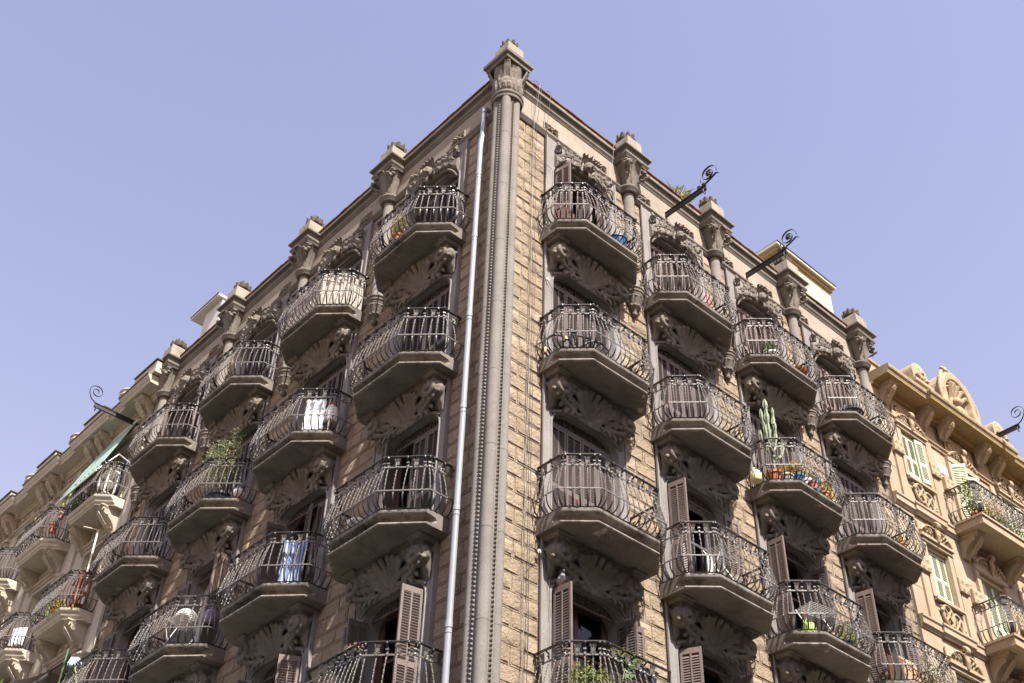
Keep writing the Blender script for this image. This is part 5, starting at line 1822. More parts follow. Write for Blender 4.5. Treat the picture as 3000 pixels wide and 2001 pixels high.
def plant(label, cat, loc, rz, pot=None, crowns=(), stems=0, seed=1, stem_mat='twig'):
    """pot (r, h, material); crowns: (centre, radii, count, leaf size, material[, ratio])"""
    rnd = random.Random(seed)
    t = thing('potted_plant', label, cat, loc, rz, 'potted plants on the balconies')
    h = 0.0
    if pot:
        obj('pot', pot_mesh(*pot), t)
        h = pot[1] * 0.86
    for c, r, k, lf, mat, *ra in crowns:
        mb = MB()
        foliage(mb, (c[0], c[1], c[2] + h), r, k, lf, rnd, ra[0] if ra else 0.45)
        obj('foliage', mb.mesh('foliage', mat, recalc=False), t, kind='stuff')
        if stems:
            mb = MB()
            for i in range(stems):
                e = (c[0] + r[0] * rnd.uniform(-0.7, 0.7), c[1] + r[1] * rnd.uniform(-0.7, 0.7), c[2] + h + r[2] * rnd.uniform(-0.2, 0.8))
                mb.tube(bez((c[0] * 0.3, c[1] * 0.3, h), (c[0] * 0.6, c[1] * 0.6, h + (e[2] - h) * 0.5), e, 5), [0.008, 0.007, 0.006, 0.005, 0.004, 0.003], 5)
            obj('stems', mb.mesh('stems', stem_mat), t, kind='stuff')
    return t

def planter_box(label, loc, rz, L, mat, crowns, seed=3):
    rnd = random.Random(seed)
    t = thing('planter_box', label, 'planter', loc, rz, 'planter boxes on the railings')
    mb = MB()
    def rc(a, b, z):
        return [(-a, -b, z), (a, -b, z), (a, b, z), (-a, b, z)]
    mb.loft([rc(L / 2 - 0.02, 0.07, -0.16), rc(L / 2, 0.09, 0.0), rc(L / 2 + 0.012, 0.10, 0.0), rc(L / 2 + 0.012, 0.10, 0.02), rc(L / 2 - 0.012, 0.08, 0.02), rc(L / 2 - 0.02, 0.07, -0.03)])
    obj('box', mb.mesh('box', mat), t)
    for c, r, k, lf, m in crowns:
        mb = MB()
        foliage(mb, c, r, k, lf, rnd)
        obj('foliage', mb.mesh('foliage', m, recalc=False), t, kind='stuff')
    return t

def single(name, label, cat, me, loc, rz, group=None):
    o = obj(name, me, None, loc, rz, label=label, category=cat)
    if group:
        o['group'] = group
    return o

RR, RL = ROTS['R'], ROTS['L']

# --- right facade -------------------------------------------------
# blue tub, top balcony beside the corner
mb = MB(); mb.lathe([(0.15, 0), (0.20, 0.26), (0.215, 0.26), (0.215, 0.285), (0.19, 0.285), (0.14, 0.03), (0.001, 0.03)], 18)
single('tub', 'blue plastic tub on the topmost balcony right of the corner', 'tub', mb.mesh('tub', 'blue_plastic', smooth=40), at('R', 0, 1, 0.36, 0.66), RR)

def bicycle(label, loc, rz):
    t = thing('bicycle', label, 'bicycle', loc, rz)
    for x in (-0.34, 0.34):
        w = MB()
        w.tube([(x + 0.25 * math.cos(a), 0, 0.26 + 0.25 * math.sin(a)) for a in np.linspace(0, 2 * PI, 25)], 0.022, 7, cap=False)
        wo_ = obj('wheel', w.mesh('wheel', 'black_plastic', smooth=60), t)
        s = MB()
        for i in range(10):
            a = i * PI / 5
            s.tube([(x, 0, 0.26), (x + 0.24 * math.cos(a), 0, 0.26 + 0.24 * math.sin(a))], 0.004, 4)
        obj('spokes', s.mesh('spokes', 'chrome'), wo_, kind='stuff')
    f = MB()
    for a, b in (((-0.34, 0.26), (-0.1, 0.58)), ((-0.1, 0.58), (0.24, 0.56)), ((0.24, 0.56), (0.0, 0.26)), ((0.0, 0.26), (-0.1, 0.62)), ((-0.34, 0.26), (0.0, 0.26)), ((0.34, 0.26), (0.22, 0.66))):
        f.tube([(a[0], 0, a[1]), (b[0], 0, b[1])], 0.016, 7)
    obj('frame', f.mesh('frame', 'black_plastic', smooth=50), t)
    f = MB(); f.tube([(0.22, -0.22, 0.66), (0.24, -0.1, 0.68), (0.22, 0, 0.67), (0.24, 0.1, 0.68), (0.22, 0.22, 0.66)], 0.012, 6)
    obj('handlebar', f.mesh('handlebar', 'chrome', smooth=50), t)
    f = MB(); f.ball((-0.12, 0, 0.65), 0.12, 0.06, 0.03)
    obj('saddle', f.mesh('saddle', 'black_plastic', smooth=60), t)
    f = MB(); f.box(-0.25, -0.19, 0.01, 0.05, 0.42, 0.47); f.box(-0.63, -0.58, 0.01, 0.05, 0.03, 0.14)
    obj('reflector', f.mesh('reflector', 'orange_plastic'), t)
    return t
bicycle('black bicycle with orange reflectors leaning inside a second-floor-from-top balcony railing', at('R', 0, 2, -0.62, 0.50, 0.02), RR - 0.5)

# small wilted pot, third balcony down
plant('small dark pot with a withered reddish plant, third balcony down right of the corner', 'pot', at('R', 0, 3, -0.78, 0.60), RR, (0.07, 0.12, 'black_plastic'), [((0, 0, 0.10), (0.06, 0.06, 0.10), 40, 0.04, 'petal_pink')], 2, 4)

# bottom balcony: planter, bush, climbing vine
planter_box('black planter box with yellow flowers along the lowest railing right of the corner', at('R', 0, 4, 0.02, 0.93, 0.90), RR, 0.85, 'black_plastic',
            [((-0.1, 0, 0.08), (0.36, 0.10, 0.10), 260, 0.055, 'leaf_lime'), ((-0.12, 0, 0.13), (0.32, 0.11, 0.09), 120, 0.035, 'petal_yellow')])
plant('leafy green bush behind the lowest railing right of the corner', 'plant', at('R', 0, 4, -0.72, 0.62), RR, (0.16, 0.24, 'terracotta'), [((0.10, 0.1, 0.32), (0.46, 0.20, 0.24), 420, 0.075, 'leaf_lime'), ((0.0, 0.0, 0.30), (0.35, 0.2, 0.2), 160, 0.07, 'leaf_green')], 8, 8)
def vine():
    t = thing('climbing_vine', 'climbing vine with broad green leaves on the lowest railing right of the corner', 'plant', at('R', 0, 4, -0.42, 0.98), RR)
    m = MB()
    path = bez((0, 0, 0.12), (0.05, 0.12, 0.55), (0.12, 0.06, 0.80), 10, (0.30, 0.02, 0.96))
    m.tube(path, 0.008, 5)
    obj('stem', m.mesh('stem', 'leaf_lime'), t)
    rnd = random.Random(4)
    m = MB()
    for i in (2, 3, 4, 5, 6, 7, 8, 9, 10):
        p = Vector(path[i])
        for s in (-1, 1):
            if rnd.random() < 0.75:
                a = Vector((s * rnd.uniform(0.4, 1), rnd.uniform(0.1, 0.6), rnd.uniform(-0.9, 0.3))).normalized()
                b = a.cross(Vector((0.2, 0.9, 0.3))).normalized()
                l = rnd.uniform(0.11, 0.19)
                k = a.cross(b) * l * 0.15
                pts = [p, p + a * l * 0.25 + b * l * 0.30 + k, p + a * l * 0.65 + b * l * 0.24 + k, p + a * l, p + a * l * 0.65 - b * l * 0.24 + k, p + a * l * 0.25 - b * l * 0.30 + k]
                m.add([tuple(q) for q in pts] + [tuple(p + a * l * 0.5)], [(0, 1, 6), (1, 2, 6), (2, 3, 6), (3, 4, 6), (4, 5, 6), (5, 0, 6)])
    obj('leaves', m.mesh('leaves', 'leaf_green', recalc=False), t, kind='stuff')
vine()

def pigeon(loc, rz):
    m = MB()
    # one continuous skin: tail, body, neck, head, beak
    axis = [(-0.20, 0.075), (-0.13, 0.085), (-0.08, 0.10), (-0.02, 0.115), (0.04, 0.13), (0.075, 0.16), (0.085, 0.195), (0.10, 0.215), (0.125, 0.212), (0.145, 0.205)]
    rad = [0.022, 0.03, 0.052, 0.064, 0.058, 0.042, 0.028, 0.027, 0.018, 0.003]
    m.tube([(x, 0, z) for x, z in axis], rad, 12, (0, 1, 0), 0.9)
    b = single('pigeon', 'grey pigeon with a dark head perched on the open shutter above the lowest balcony', 'pigeon', m.carve('pigeon', 'pigeon_grey', 0.006, 2), loc, rz)
    m = MB(); m.ball((0.098, 0, 0.214), 0.030, 0.029, 0.029, 10, 7); m.tube([(0.05, 0, 0.165), (0.085, 0, 0.20)], [0.045, 0.032], 10)
    obj('head', m.mesh('head', 'pigeon_dark', smooth=60), b)
    m = MB()
    for s in (-1, 1):
        m.tube([(0.05, s * 0.052, 0.125), (-0.05, s * 0.058, 0.105), (-0.17, s * 0.03, 0.085)], [0.03, 0.034, 0.008], 8, (0, 0, 1), 0.35)
    obj('wing', m.mesh('wing', 'pigeon_grey', smooth=60), b)
    m = MB()
    for s in (-1, 1):
        m.tube([(0.0, s * 0.022, 0.06), (0.0, s * 0.022, 0.004)], 0.006, 5)
        m.tube([(-0.02, s * 0.022, 0.004), (0.035, s * 0.022, 0.004)], 0.004, 5)
    obj('leg', m.mesh('leg', 'red_plastic'), b)
pigeon(at('R', 0, 4, -0.74, 0.20, 2.20), RR - 2.0)

# second bay: bright cloth, drying rack, pink towel
def hanging_cloth(name, label, loc, rz, w, h, mat, cat='cloth', fold=9, amp=0.025, seed=2):
    rnd = random.Random(seed)
    mb = MB()
    rows = []
    ph = rnd.uniform(0, 6)
    for i in range(9):
        z = -h * i / 8
        rows.append([(-w / 2 + w * j / 24 + 0.012 * math.sin(3 * i + j), amp * (0.4 + i / 8) * math.sin(j * fold / 24 * 2 * PI / 2.2 + ph + 0.15 * i) + 0.004, z) for j in range(25)])
    rows += [[(x, n - 0.006, z) for x, n, z in r] for r in rows[::-1]]
    mb.loft(rows, False)
    return single(name, label, cat, mb.mesh(name, mat, smooth=80, recalc=False), loc, rz, 'laundry hung on the balconies')
hanging_cloth('towel', 'small pink cloth behind the railing of the second top balcony right of the corner', at('R', 1, 1, 0.05, 0.78, 0.40), RR, 0.18, 0.32, 'petal_pink', 'towel', 5)
hanging_cloth('towel', 'bright pink towel hung beside the open white door, second bay from the corner', at('R', 1, 3, -0.62, 0.30, 1.02), RR, 0.16, 0.40, 'pink_cloth', 'towel', 4)

def drying_rack(label, loc, rz, w=0.7, h=0.75):
    m = MB()
    t = thing('drying_rack', label, 'drying rack', loc, rz, 'drying racks on the balconies')
    for s in (-1, 1):
        m.tube([(s * w / 2, -0.2, 0), (s * w / 2, 0.2, h)], 0.009, 6)
        m.tube([(s * w / 2, 0.2, 0), (s * w / 2, -0.2, h)], 0.009, 6)
    obj('frame', m.mesh('frame', 'white_plastic'), t)
    m = MB()
    for i in range(9):
        n = -0.2 + 0.4 * i / 8
        m.tube([(-w / 2, n, h), (w / 2, n, h)], 0.005, 5)
    for n in (-0.2, 0.2):
        m.tube([(-w / 2, n, h * 0.02), (w / 2, n, h * 0.02)], 0.009, 6)
    obj('wires', m.mesh('wires', 'white_plastic'), t, kind='stuff')
    return t
drying_rack('white folding drying rack on the balcony with the open white door, second bay right', at('R', 1, 3, -0.05, 0.62, 0.02), RR + 0.15)
drying_rack('white drying rack behind the lime watering can, third bay right of the corner', at('R', 2, 3, -0.15, 0.55, 0.02), RR - 0.2)
drying_rack('pale drying rack around the wicker lantern, third bay left of the corner', at('L', 2, 3, 0.35, 0.55, 0.02), RL + 0.4)

# third bay: cactus terrace
def cactus():
    t = thing('candelabra_cactus', 'tall branching candelabra cactus rising above the railing full of flower pots', 'cactus', at('R', 2, 2, -0.80, 0.47), RR)
    obj('pot', pot_mesh(0.17, 0.32, 'terracotta'), t)
    def arm(path, r):
        m = MB()
        k = len(path)
        rings = []
        for i, p in enumerate(path):
            rr = r * (0.75 + 0.25 * math.sin(i * 1.7)) * (1 if i < k - 2 else (0.85 if i == k - 2 else 0.3))
            rings.append([(p[0] + rr * (1.0 if j % 2 == 0 else 0.55) * math.cos(2 * PI * j / 10), p[1] + rr * (1.0 if j % 2 == 0 else 0.55) * math.sin(2 * PI * j / 10), p[2]) for j in range(10)])
        m.loft(rings)
        return m.mesh('branch', 'cactus_green')
    def col(x, n, z0, z1, bend=0.0):
        k = max(5, int((z1 - z0) / 0.09))
        return [(x + bend * (1 - (i / k)) ** 3, n, z0 + (z1 - z0) * i / k) for i in range(k + 1)]
    obj('branch', arm(col(0, 0, 0.25, 2.22), 0.062), t)
    for x, n, z0, z1, b in ((0.20, 0.03, 0.85, 1.75, -0.19), (-0.20, 0.05, 0.80, 1.50, 0.19), (0.12, -0.08, 1.35, 2.05, -0.11), (-0.12, -0.05, 1.30, 1.92, 0.11), (0.32, 0.08, 0.65, 1.30, -0.28), (-0.34, 0.02, 0.70, 1.22, 0.30), (0.06, 0.12, 1.5, 1.95, -0.05), (0.24, -0.04, 1.2, 1.62, -0.1)):
        obj('branch', arm(col(x, n, z0, z1, b), 0.044), t)
cactus()
G = [('grey pot with golden jade plant in front of the tall cactus', (-0.66, 0.64), (0.15, 0.24, 'weathered_wood'), [((0, 0, 0.12), (0.24, 0.16, 0.12), 260, 0.06, 'leaf_gold', 0.6)]),
     ('blue glazed pot with the largest golden jade plant on the cactus balcony', (-0.42, 0.76), (0.13, 0.30, 'blue_glaze'), [((0, 0, 0.20), (0.26, 0.18, 0.17), 320, 0.06, 'leaf_gold', 0.6), ((0, 0, 0.15), (0.2, 0.15, 0.14), 80, 0.06, 'leaf_green', 0.6)]),
     ('white pot beside the blue glazed pot on the cactus balcony', (-0.16, 0.78), (0.12, 0.30, 'white_plastic'), [((0, 0, 0.06), (0.10, 0.10, 0.08), 60, 0.05, 'leaf_green')]),
     ('terracotta pot at the foot of the cactus balcony railing front', (-0.20, 0.93), (0.10, 0.15, 'terracotta'), [((0, 0, 0.05), (0.08, 0.06, 0.06), 40, 0.04, 'leaf_olive')]),
     ('small blue and white pot with green shoots, middle of the cactus balcony', (0.10, 0.80), (0.09, 0.40, 'blue_glaze'), [((0, 0, 0.12), (0.12, 0.1, 0.14), 70, 0.08, 'leaf_green', 0.25)]),
     ('terracotta pot of orange-gold foliage in the middle of the cactus balcony front', (0.36, 0.80), (0.12, 0.22, 'terracotta'), [((0, 0, 0.14), (0.22, 0.14, 0.15), 230, 0.06, 'leaf_gold', 0.6)]),
     ('white pot of orange-gold foliage near the far end of the cactus balcony', (0.66, 0.74), (0.12, 0.16, 'white_plastic'), [((0, 0, 0.12), (0.2, 0.14, 0.13), 200, 0.055, 'leaf_gold', 0.6)]),
     ('yellow flowering plant at the far end of the cactus balcony', (0.92, 0.52), (0.11, 0.14, 'terracotta'), [((0, 0, 0.14), (0.18, 0.16, 0.16), 200, 0.05, 'petal_yellow', 0.6), ((0, 0, 0.1), (0.16, 0.14, 0.12), 80, 0.05, 'leaf_green')])]
for i, (lb, (x, n), pt_, cr) in enumerate(G):
    plant(lb, 'potted plant', at('R', 2, 2, x, n), RR, pt_, cr, 3, 20 + i)['group'] = 'pots on the cactus balcony'

def watering_can(label, loc, rz, mat, s=1.0):
    t = thing('watering_can', label, 'watering can', loc, rz, 'watering cans on the balconies')
    m = MB(); m.lathe([(0.11 * s, 0), (0.125 * s, 0.02 * s), (0.12 * s, 0.2 * s), (0.09 * s, 0.24 * s), (0.07 * s, 0.24 * s), (0.001, 0.20 * s)], 16)
    obj('body', m.mesh('body', mat, smooth=40), t)
    m = MB(); m.tube([(0.10 * s, 0, 0.06 * s), (0.22 * s, 0, 0.14 * s), (0.32 * s, 0, 0.26 * s)], [0.03 * s, 0.02 * s, 0.016 * s], 8); m.ball((0.33 * s, 0, 0.27 * s), 0.035 * s, 0.035 * s, 0.02 * s)
    obj('spout', m.mesh('spout', mat, smooth=50), t)
    m = MB(); m.tube(bez((-0.11 * s, 0, 0.05 * s), (-0.28 * s, 0, 0.22 * s), (-0.02 * s, 0, 0.32 * s), 8), 0.013 * s, 7)
    obj('handle', m.mesh('handle', mat, smooth=50), t)
watering_can('pale yellow watering can hung outside the end of the cactus balcony', at('R', 2, 2, -1.20, 0.30, 0.02), RR + 0.4, 'pale_yellow', 0.95)
watering_can('lime green watering can on the lower balcony in the third bay right of the corner', at('R', 2, 3, -0.66, 0.66, 0.01), RR + 0.3, 'lime_plastic', 1.05)
plant('small terracotta pot between the lime watering can and the railing corner', 'pot', at('R', 2, 3, -0.25, 0.82), RR, (0.07, 0.14, 'terracotta'), [((0, 0, 0.06), (0.06, 0.06, 0.08), 40, 0.05, 'leaf_olive')], 0, 50)
plant('trailing green plant at the far railing of the balcony with the lime watering can', 'plant', at('R', 2, 3, 0.25, 0.82), RR, (0.12, 0.18, 'black_plastic'), [((0, 0.02, 0.20), (0.34, 0.16, 0.24), 240, 0.06, 'leaf_olive'), ((0.1, 0, 0.1), (0.3, 0.16, 0.16), 90, 0.05, 'leaf_lime')], 6, 51)
plant('white pot with dark green leaves, third top balcony right of the corner', 'potted plant', at('R', 2, 1, -0.50, 0.62), RR, (0.16, 0.26, 'white_plastic'), [((0, 0, 0.14), (0.24, 0.14, 0.14), 70, 0.13, 'leaf_green', 0.3)], 2, 52)
mb = MB(); mb.lathe([(0.10, 0), (0.19, 0.10), (0.21, 0.15), (0.19, 0.15), (0.001, 0.05)], 18)
single('bowl', 'empty terracotta bowl at the far end of the third top balcony right', 'bowl', mb.mesh('bowl', 'terracotta', smooth=50), at('R', 2, 1, 0.30, 0.72), RR)
def wire_basket(loc, rz):
    t = thing('wire_basket', 'dark tub under a domed wire frame on the last top balcony right', 'basket', loc, rz)
    m = MB(); m.lathe([(0.20, 0), (0.27, 0.22), (0.29, 0.22), (0.27, 0.25), (0.19, 0.03), (0.001, 0.03)], 18)
    obj('tub', m.mesh('tub', 'black_plastic', smooth=40), t)
    m = MB()
    for i in range(9):
        a = i * PI / 9
        m.tube([(0.28 * math.cos(b) * math.cos(a), 0.28 * math.cos(b) * math.sin(a), 0.24 + 0.24 * math.sin(b)) for b in np.linspace(0, PI, 13)], 0.006, 5)
    obj('wires', m.mesh('wires', 'chrome'), t, kind='stuff')
wire_basket(at('R', 3, 1, -0.38, 0.56), RR)
plant('terracotta pot with orange flowers on the second balcony of the last bay right', 'potted plant', at('R', 3, 2, 0.22, 0.80), RR, (0.12, 0.18, 'terracotta'), [((0, 0, 0.08), (0.16, 0.12, 0.10), 140, 0.05, 'leaf_gold', 0.6)], 2, 53)
# spotted screen and plants, lowest visible balcony of the last bay
mb = MB(); mb.box(-0.36, 0.36, -0.012, 0.012, 0.0, 0.60); mb.xform(lambda p: (p[0] + 0.10 * p[2], p[1] + 0.25 * (0.6 - p[2]), p[2] + 0.12 * p[0]))
single('spotted_screen', 'brown spotted fabric screen leaning on the lowest balcony of the last bay right', 'screen', mb.mesh('spotted_screen', 'spotted_fabric'), at('R', 3, 3, -0.30, 0.62, 0.12), RR + 0.1)
plant('bushy plant beside the brown spotted screen in the last bay right', 'plant', at('R', 3, 3, 0.35, 0.78), RR, (0.14, 0.22, 'terracotta'), [((0, 0, 0.28), (0.40, 0.18, 0.32), 320, 0.06, 'leaf_olive'), ((0, 0, 0.2), (0.35, 0.15, 0.2), 80, 0.05, 'petal_pink')], 7, 54)

# --- left facade --------------------------------------------------
plant('pale yellow flowers behind the topmost balcony railing left of the corner', 'plant', at('L', 0, 1, -0.02, 0.80), RL, (0.10, 0.20, 'terracotta'), [((0, 0.02, 0.36), (0.22, 0.12, 0.18), 120, 0.055, 'petal_yellow', 0.6), ((0, 0, 0.28), (0.18, 0.1, 0.2), 60, 0.06, 'leaf_olive')], 5, 60)

def plank_screen():
    t = thing('plank_screen', 'weathered plank screen inside the railing of the second top balcony left', 'screen', at('L', 1, 1, 0, 0, 0.02), RL)
    q = octo(SLABS[('L', 1)], -0.075)
    path = [q[2], q[3], q[4], (q[5][0], 0.05)]
    rnd = random.Random(9)
    for a, b in zip(path[:-1], path[1:]):
        L = math.hypot(b[0] - a[0], b[1] - a[1])
        k = max(2, int(L / 0.075))
        ang = math.atan2(-(b[1] - a[1]), b[0] - a[0])
        for i in range(k):
            tt = (i + 0.5) / k
            m = MB()
            h = rnd.uniform(0.88, 0.97)
            m.box(-L / k / 2 + 0.003, L / k / 2 - 0.003, -0.009, 0.009, 0, h)
            o = obj('plank', m.mesh('plank', 'weathered_wood'), t, (a[0] + (b[0] - a[0]) * tt, -(a[1] + (b[1] - a[1]) * tt), 0), ang)
            o.rotation_euler.x = rnd.uniform(-0.03, 0.03)
plank_screen()

ca = math.atan2(SLABS[('L', 2)][2] - SLABS[('L', 2)][3], SLABS[('L', 2)][0] - SLABS[('L', 2)][1])
hanging_cloth('sheet', 'white sheet hung over the railing corner, second bay left of the corner', at('L', 1, 2, 0.84, 0.62, 0.84), RL + ca, 0.40, 0.78, 'white_cloth', 'sheet', 7)
def jug(loc, rz):
    t = thing('water_jug', 'white plastic jug with a red cap on a wooden stand beside the white sheet', 'jug', loc, rz)
    m = MB(); m.lathe([(0.11, 0.30), (0.125, 0.32), (0.125, 0.58), (0.10, 0.66), (0.05, 0.70), (0.045, 0.73)], 16)
    obj('body', m.mesh('body', 'white_plastic', smooth=45), t)
    m = MB(); m.lathe([(0.052, 0.73), (0.052, 0.775), (0.001, 0.78)], 12)
    obj('cap', m.mesh('cap', 'red_plastic', smooth=45), t)
    m = MB()
    m.box(-0.14, 0.14, -0.12, 0.12, 0.27, 0.298)
    for sx in (-1, 1):
        for sn in (-1, 1):
            m.box(sx * 0.12 - 0.015, sx * 0.12 + 0.015, sn * 0.10 - 0.015, sn * 0.10 + 0.015, 0, 0.27)
    obj('stand', m.mesh('stand', 'weathered_wood'), t)
jug(at('L', 1, 2, 1.03, 0.36), RL)

plant('large olive bush spilling over the railing in the third bay left of the corner', 'bush', at('L', 2, 2, 0.50, 0.48), RL, (0.24, 0.34, 'black_plastic'),
      [((0.05, 0.12, 0.72), (0.70, 0.34, 0.58), 620, 0.085, 'leaf_olive', 0.26), ((-0.15, 0.15, 1.02), (0.42, 0.24, 0.46), 330, 0.085, 'leaf_olive', 0.26), ((0.30, 0.05, 1.10), (0.28, 0.2, 0.50), 160, 0.085, 'leaf_olive', 0.26)], 12, 61)
mb = MB(); mb.ball((0, 0, 0.13), 0.13, 0.13, 0.13, 16, 10)
single('ball', 'white plastic ball beside the olive bush on its balcony', 'ball', mb.mesh('ball', 'white_plastic', smooth=80), at('L', 2, 2, 1.02, 0.32, 0.10), RL)
mb = MB(); mb.box(-0.11, 0.11, -0.1, 0.1, 0, 0.10)
mb.box(-0.09, 0.09, -0.08, 0.08, 0.10, 0.103)
single('wooden_box', 'small wooden box under the white ball beside the olive bush', 'box', mb.mesh('wooden_box', 'wood_shelf'), at('L', 2, 2, 1.02, 0.32, 0.0), RL)
hanging_cloth('towel', 'blue towel hung inside the railing, second bay left of the corner', at('L', 1, 3, 0.80, 0.55, 0.98), RL + 0.78, 0.40, 0.85, 'blue_stripe', 'towel', 8)
mb = MB(); mb.lathe([(0.10, 0), (0.18, 0.06), (0.20, 0.16), (0.19, 0.16), (0.001, 0.04)], 18)
single('bowl', 'shiny metal bowl on the third balcony down left of the corner', 'bowl', mb.mesh('bowl', 'chrome', smooth=50), at('L', 0, 3, -0.12, 0.82, 0.01), RL)
def lantern():
    t = thing('wicker_lantern', 'round white wicker lantern behind the railing, third bay left of the corner', 'lantern', at('L', 2, 3, 0.46, 0.60, 0.72), RL)
    m = MB(); m.ball((0, 0, 0), 0.215, 0.215, 0.20, 18, 12)
    obj('globe', m.mesh('globe', 'wicker', smooth=80), t)
    m = MB()
    for i in range(9):
        z = -0.16 + 0.04 * i
        r = 0.222 * math.sqrt(max(0.02, 1 - (z / 0.21) ** 2))
        m.tube([(r * math.cos(a), r * math.sin(a), z) for a in np.linspace(0, 2 * PI, 21)], 0.008, 5)
    for i in range(10):
        a = i * PI / 10
        m.tube([(0.222 * math.cos(b) * math.cos(a), 0.222 * math.cos(b) * math.sin(a), 0.21 * math.sin(b)) for b in np.linspace(0, 2 * PI, 25)], 0.006, 5)
    obj('weave', m.mesh('weave', 'white_plastic'), t, kind='stuff')
    m = MB(); m.tube([(0, 0, 0.19), (0, 0, 0.30)], 0.006, 5)
    obj('cord', m.mesh('cord', 'black_plastic'), t)
lantern()
mb = MB(); mb.ball((0, 0, 0), 0.14, 0.14, 0.15, 16, 10); mb.tube([(0, 0, 0.14), (0, 0, 0.2)], [0.03, 0.02], 8)
single('purple_lantern', 'smaller purple globe hanging beside the round white wicker lantern', 'lantern', mb.mesh('purple_lantern', 'purple_plastic', smooth=80), at('L', 2, 3, 0.93, 0.33, 0.72), RL)
planter_box('dark planter box with pink flowers on the lowest railing left of the corner', at('L', 0, 4, 0.25, 0.92, 0.92), RL, 0.62, 'black_plastic',
            [((0.0, 0, 0.09), (0.28, 0.1, 0.11), 160, 0.06, 'leaf_olive'), ((0.04, 0, 0.15), (0.22, 0.09, 0.09), 80, 0.04, 'petal_pink')], 6)
def mop():
    t = thing('mop', 'blue string mop with lime green handle, lowest balcony of the last bay left', 'mop', at('L', 3, 3, -0.30, 0.92, 0), RL)
    m = MB(); m.tube([(0.62, 0.05, 0.05), (0.05, 0.10, 1.02)], 0.013, 7)
    obj('handle', m.mesh('handle', 'lime_plastic'), t)
    rnd = random.Random(3)
    m = MB()
    for i in range(60):
        a, b = rnd.uniform(0, 2 * PI), rnd.uniform(0.04, 0.15)
        m.tube([(0.05, 0.10, 1.02), (0.05 + b * math.cos(a) * 0.7, 0.10 + b * math.sin(a) * 0.7, 1.10), (0.05 + b * math.cos(a), 0.10 + b * math.sin(a), 0.98 - rnd.uniform(0, 0.08))], 0.011, 5)
    obj('strings', m.mesh('strings', 'mop_blue'), t, kind='stuff')
mop()

# --- on the parapet ----------------------------------------------
plant('spiky dry grass tuft growing on the parapet behind the nearest hoist beam', 'grass tuft', P('R', 5.55, -0.05, 4.28), RR, None, [((0, 0, 0.16), (0.26, 0.16, 0.2), 150, 0.28, 'dry_grass', 0.05)], 0, 70)

# --- cream house --------------------------------------------------
def lat(u, n, z):
    return P('L', u, n, z)
def awning():
    t = thing('awning', 'faded green canvas awning drawn down over a balcony of the cream house', 'awning', lat(15.9, 0, 0), RL)
    def gp(a, b):
        # a along the width (0 right .. 1 left), b down the drop; x is local, towards the corner
        top = Vector((0.70 - 1.85 * a, 0.06, 2.98))
        low = Vector((0.88 - 2.30 * a, 0.86, 0.80))
        p = top.lerp(low, b)
        p.y += 0.06 * math.sin(PI * b) * (1 if a > 0.02 else 0.6)
        p.z -= 0.10 * math.sin(PI * b)
        return tuple(p)
    m = MB()
    rows = [[gp(i / 14, j / 12) for i in range(15)] for j in range(13)]
    rows += [[(x, n - 0.006, z - 0.004) for x, n, z in r] for r in rows[::-1]]
    m.loft(rows, False)
    obj('canvas', m.mesh('canvas', 'awning_green', smooth=80, recalc=False), t)
    m = MB(); m.tube([gp(-0.01, 1.0), gp(1.01, 1.0)], 0.018, 8)
    obj('front_bar', m.mesh('front_bar', 'white_plastic'), t)
    m = MB(); m.tube([gp(-0.01, 0.0), gp(1.01, 0.0)], 0.035, 8)
    obj('roller', m.mesh('roller', 'white_plastic'), t)
    m = MB(); m.tube([(0.86, 0.0, 1.45), (0.93, 0.4, 1.52), (0.92, 0.84, 0.84)], 0.016, 7)
    obj('arm', m.mesh('arm', 'white_plastic', smooth=50), t)
awning()
def shelf_unit(label, loc, rz, mat, tiers=3, w=0.5, h=0.9):
    t = thing('shelf_unit', label, 'shelf', loc, rz, 'shelves on the cream house balconies')
    m = MB(); m.box(-0.018, 0.018, -0.018, 0.018, 0, h)
    pm = m.mesh('post', mat)
    for sx in (-1, 1):
        for sn in (-1, 1):
            obj('post', pm, t, (sx * (w / 2 - 0.02), sn * 0.13, 0))
    for i in range(tiers):
        m = MB(); z = 0.12 + (h - 0.14) * i / max(1, tiers - 1)
        m.box(-w / 2, w / 2, -0.15, 0.15, z, z + 0.022)
        obj('shelf', m.mesh('shelf', mat), t)
    return t
shelf_unit('white shelf rack on the awning balcony of the cream house', lat(15.15, 0.42, 0.10), RL, 'white_plastic', 3, 0.55, 0.85)
shelf_unit('brown wooden shelf on the middle balcony of the cream house', lat(14.98, 0.42, -3.15), RL, 'wood_shelf', 3, 0.55, 0.80)
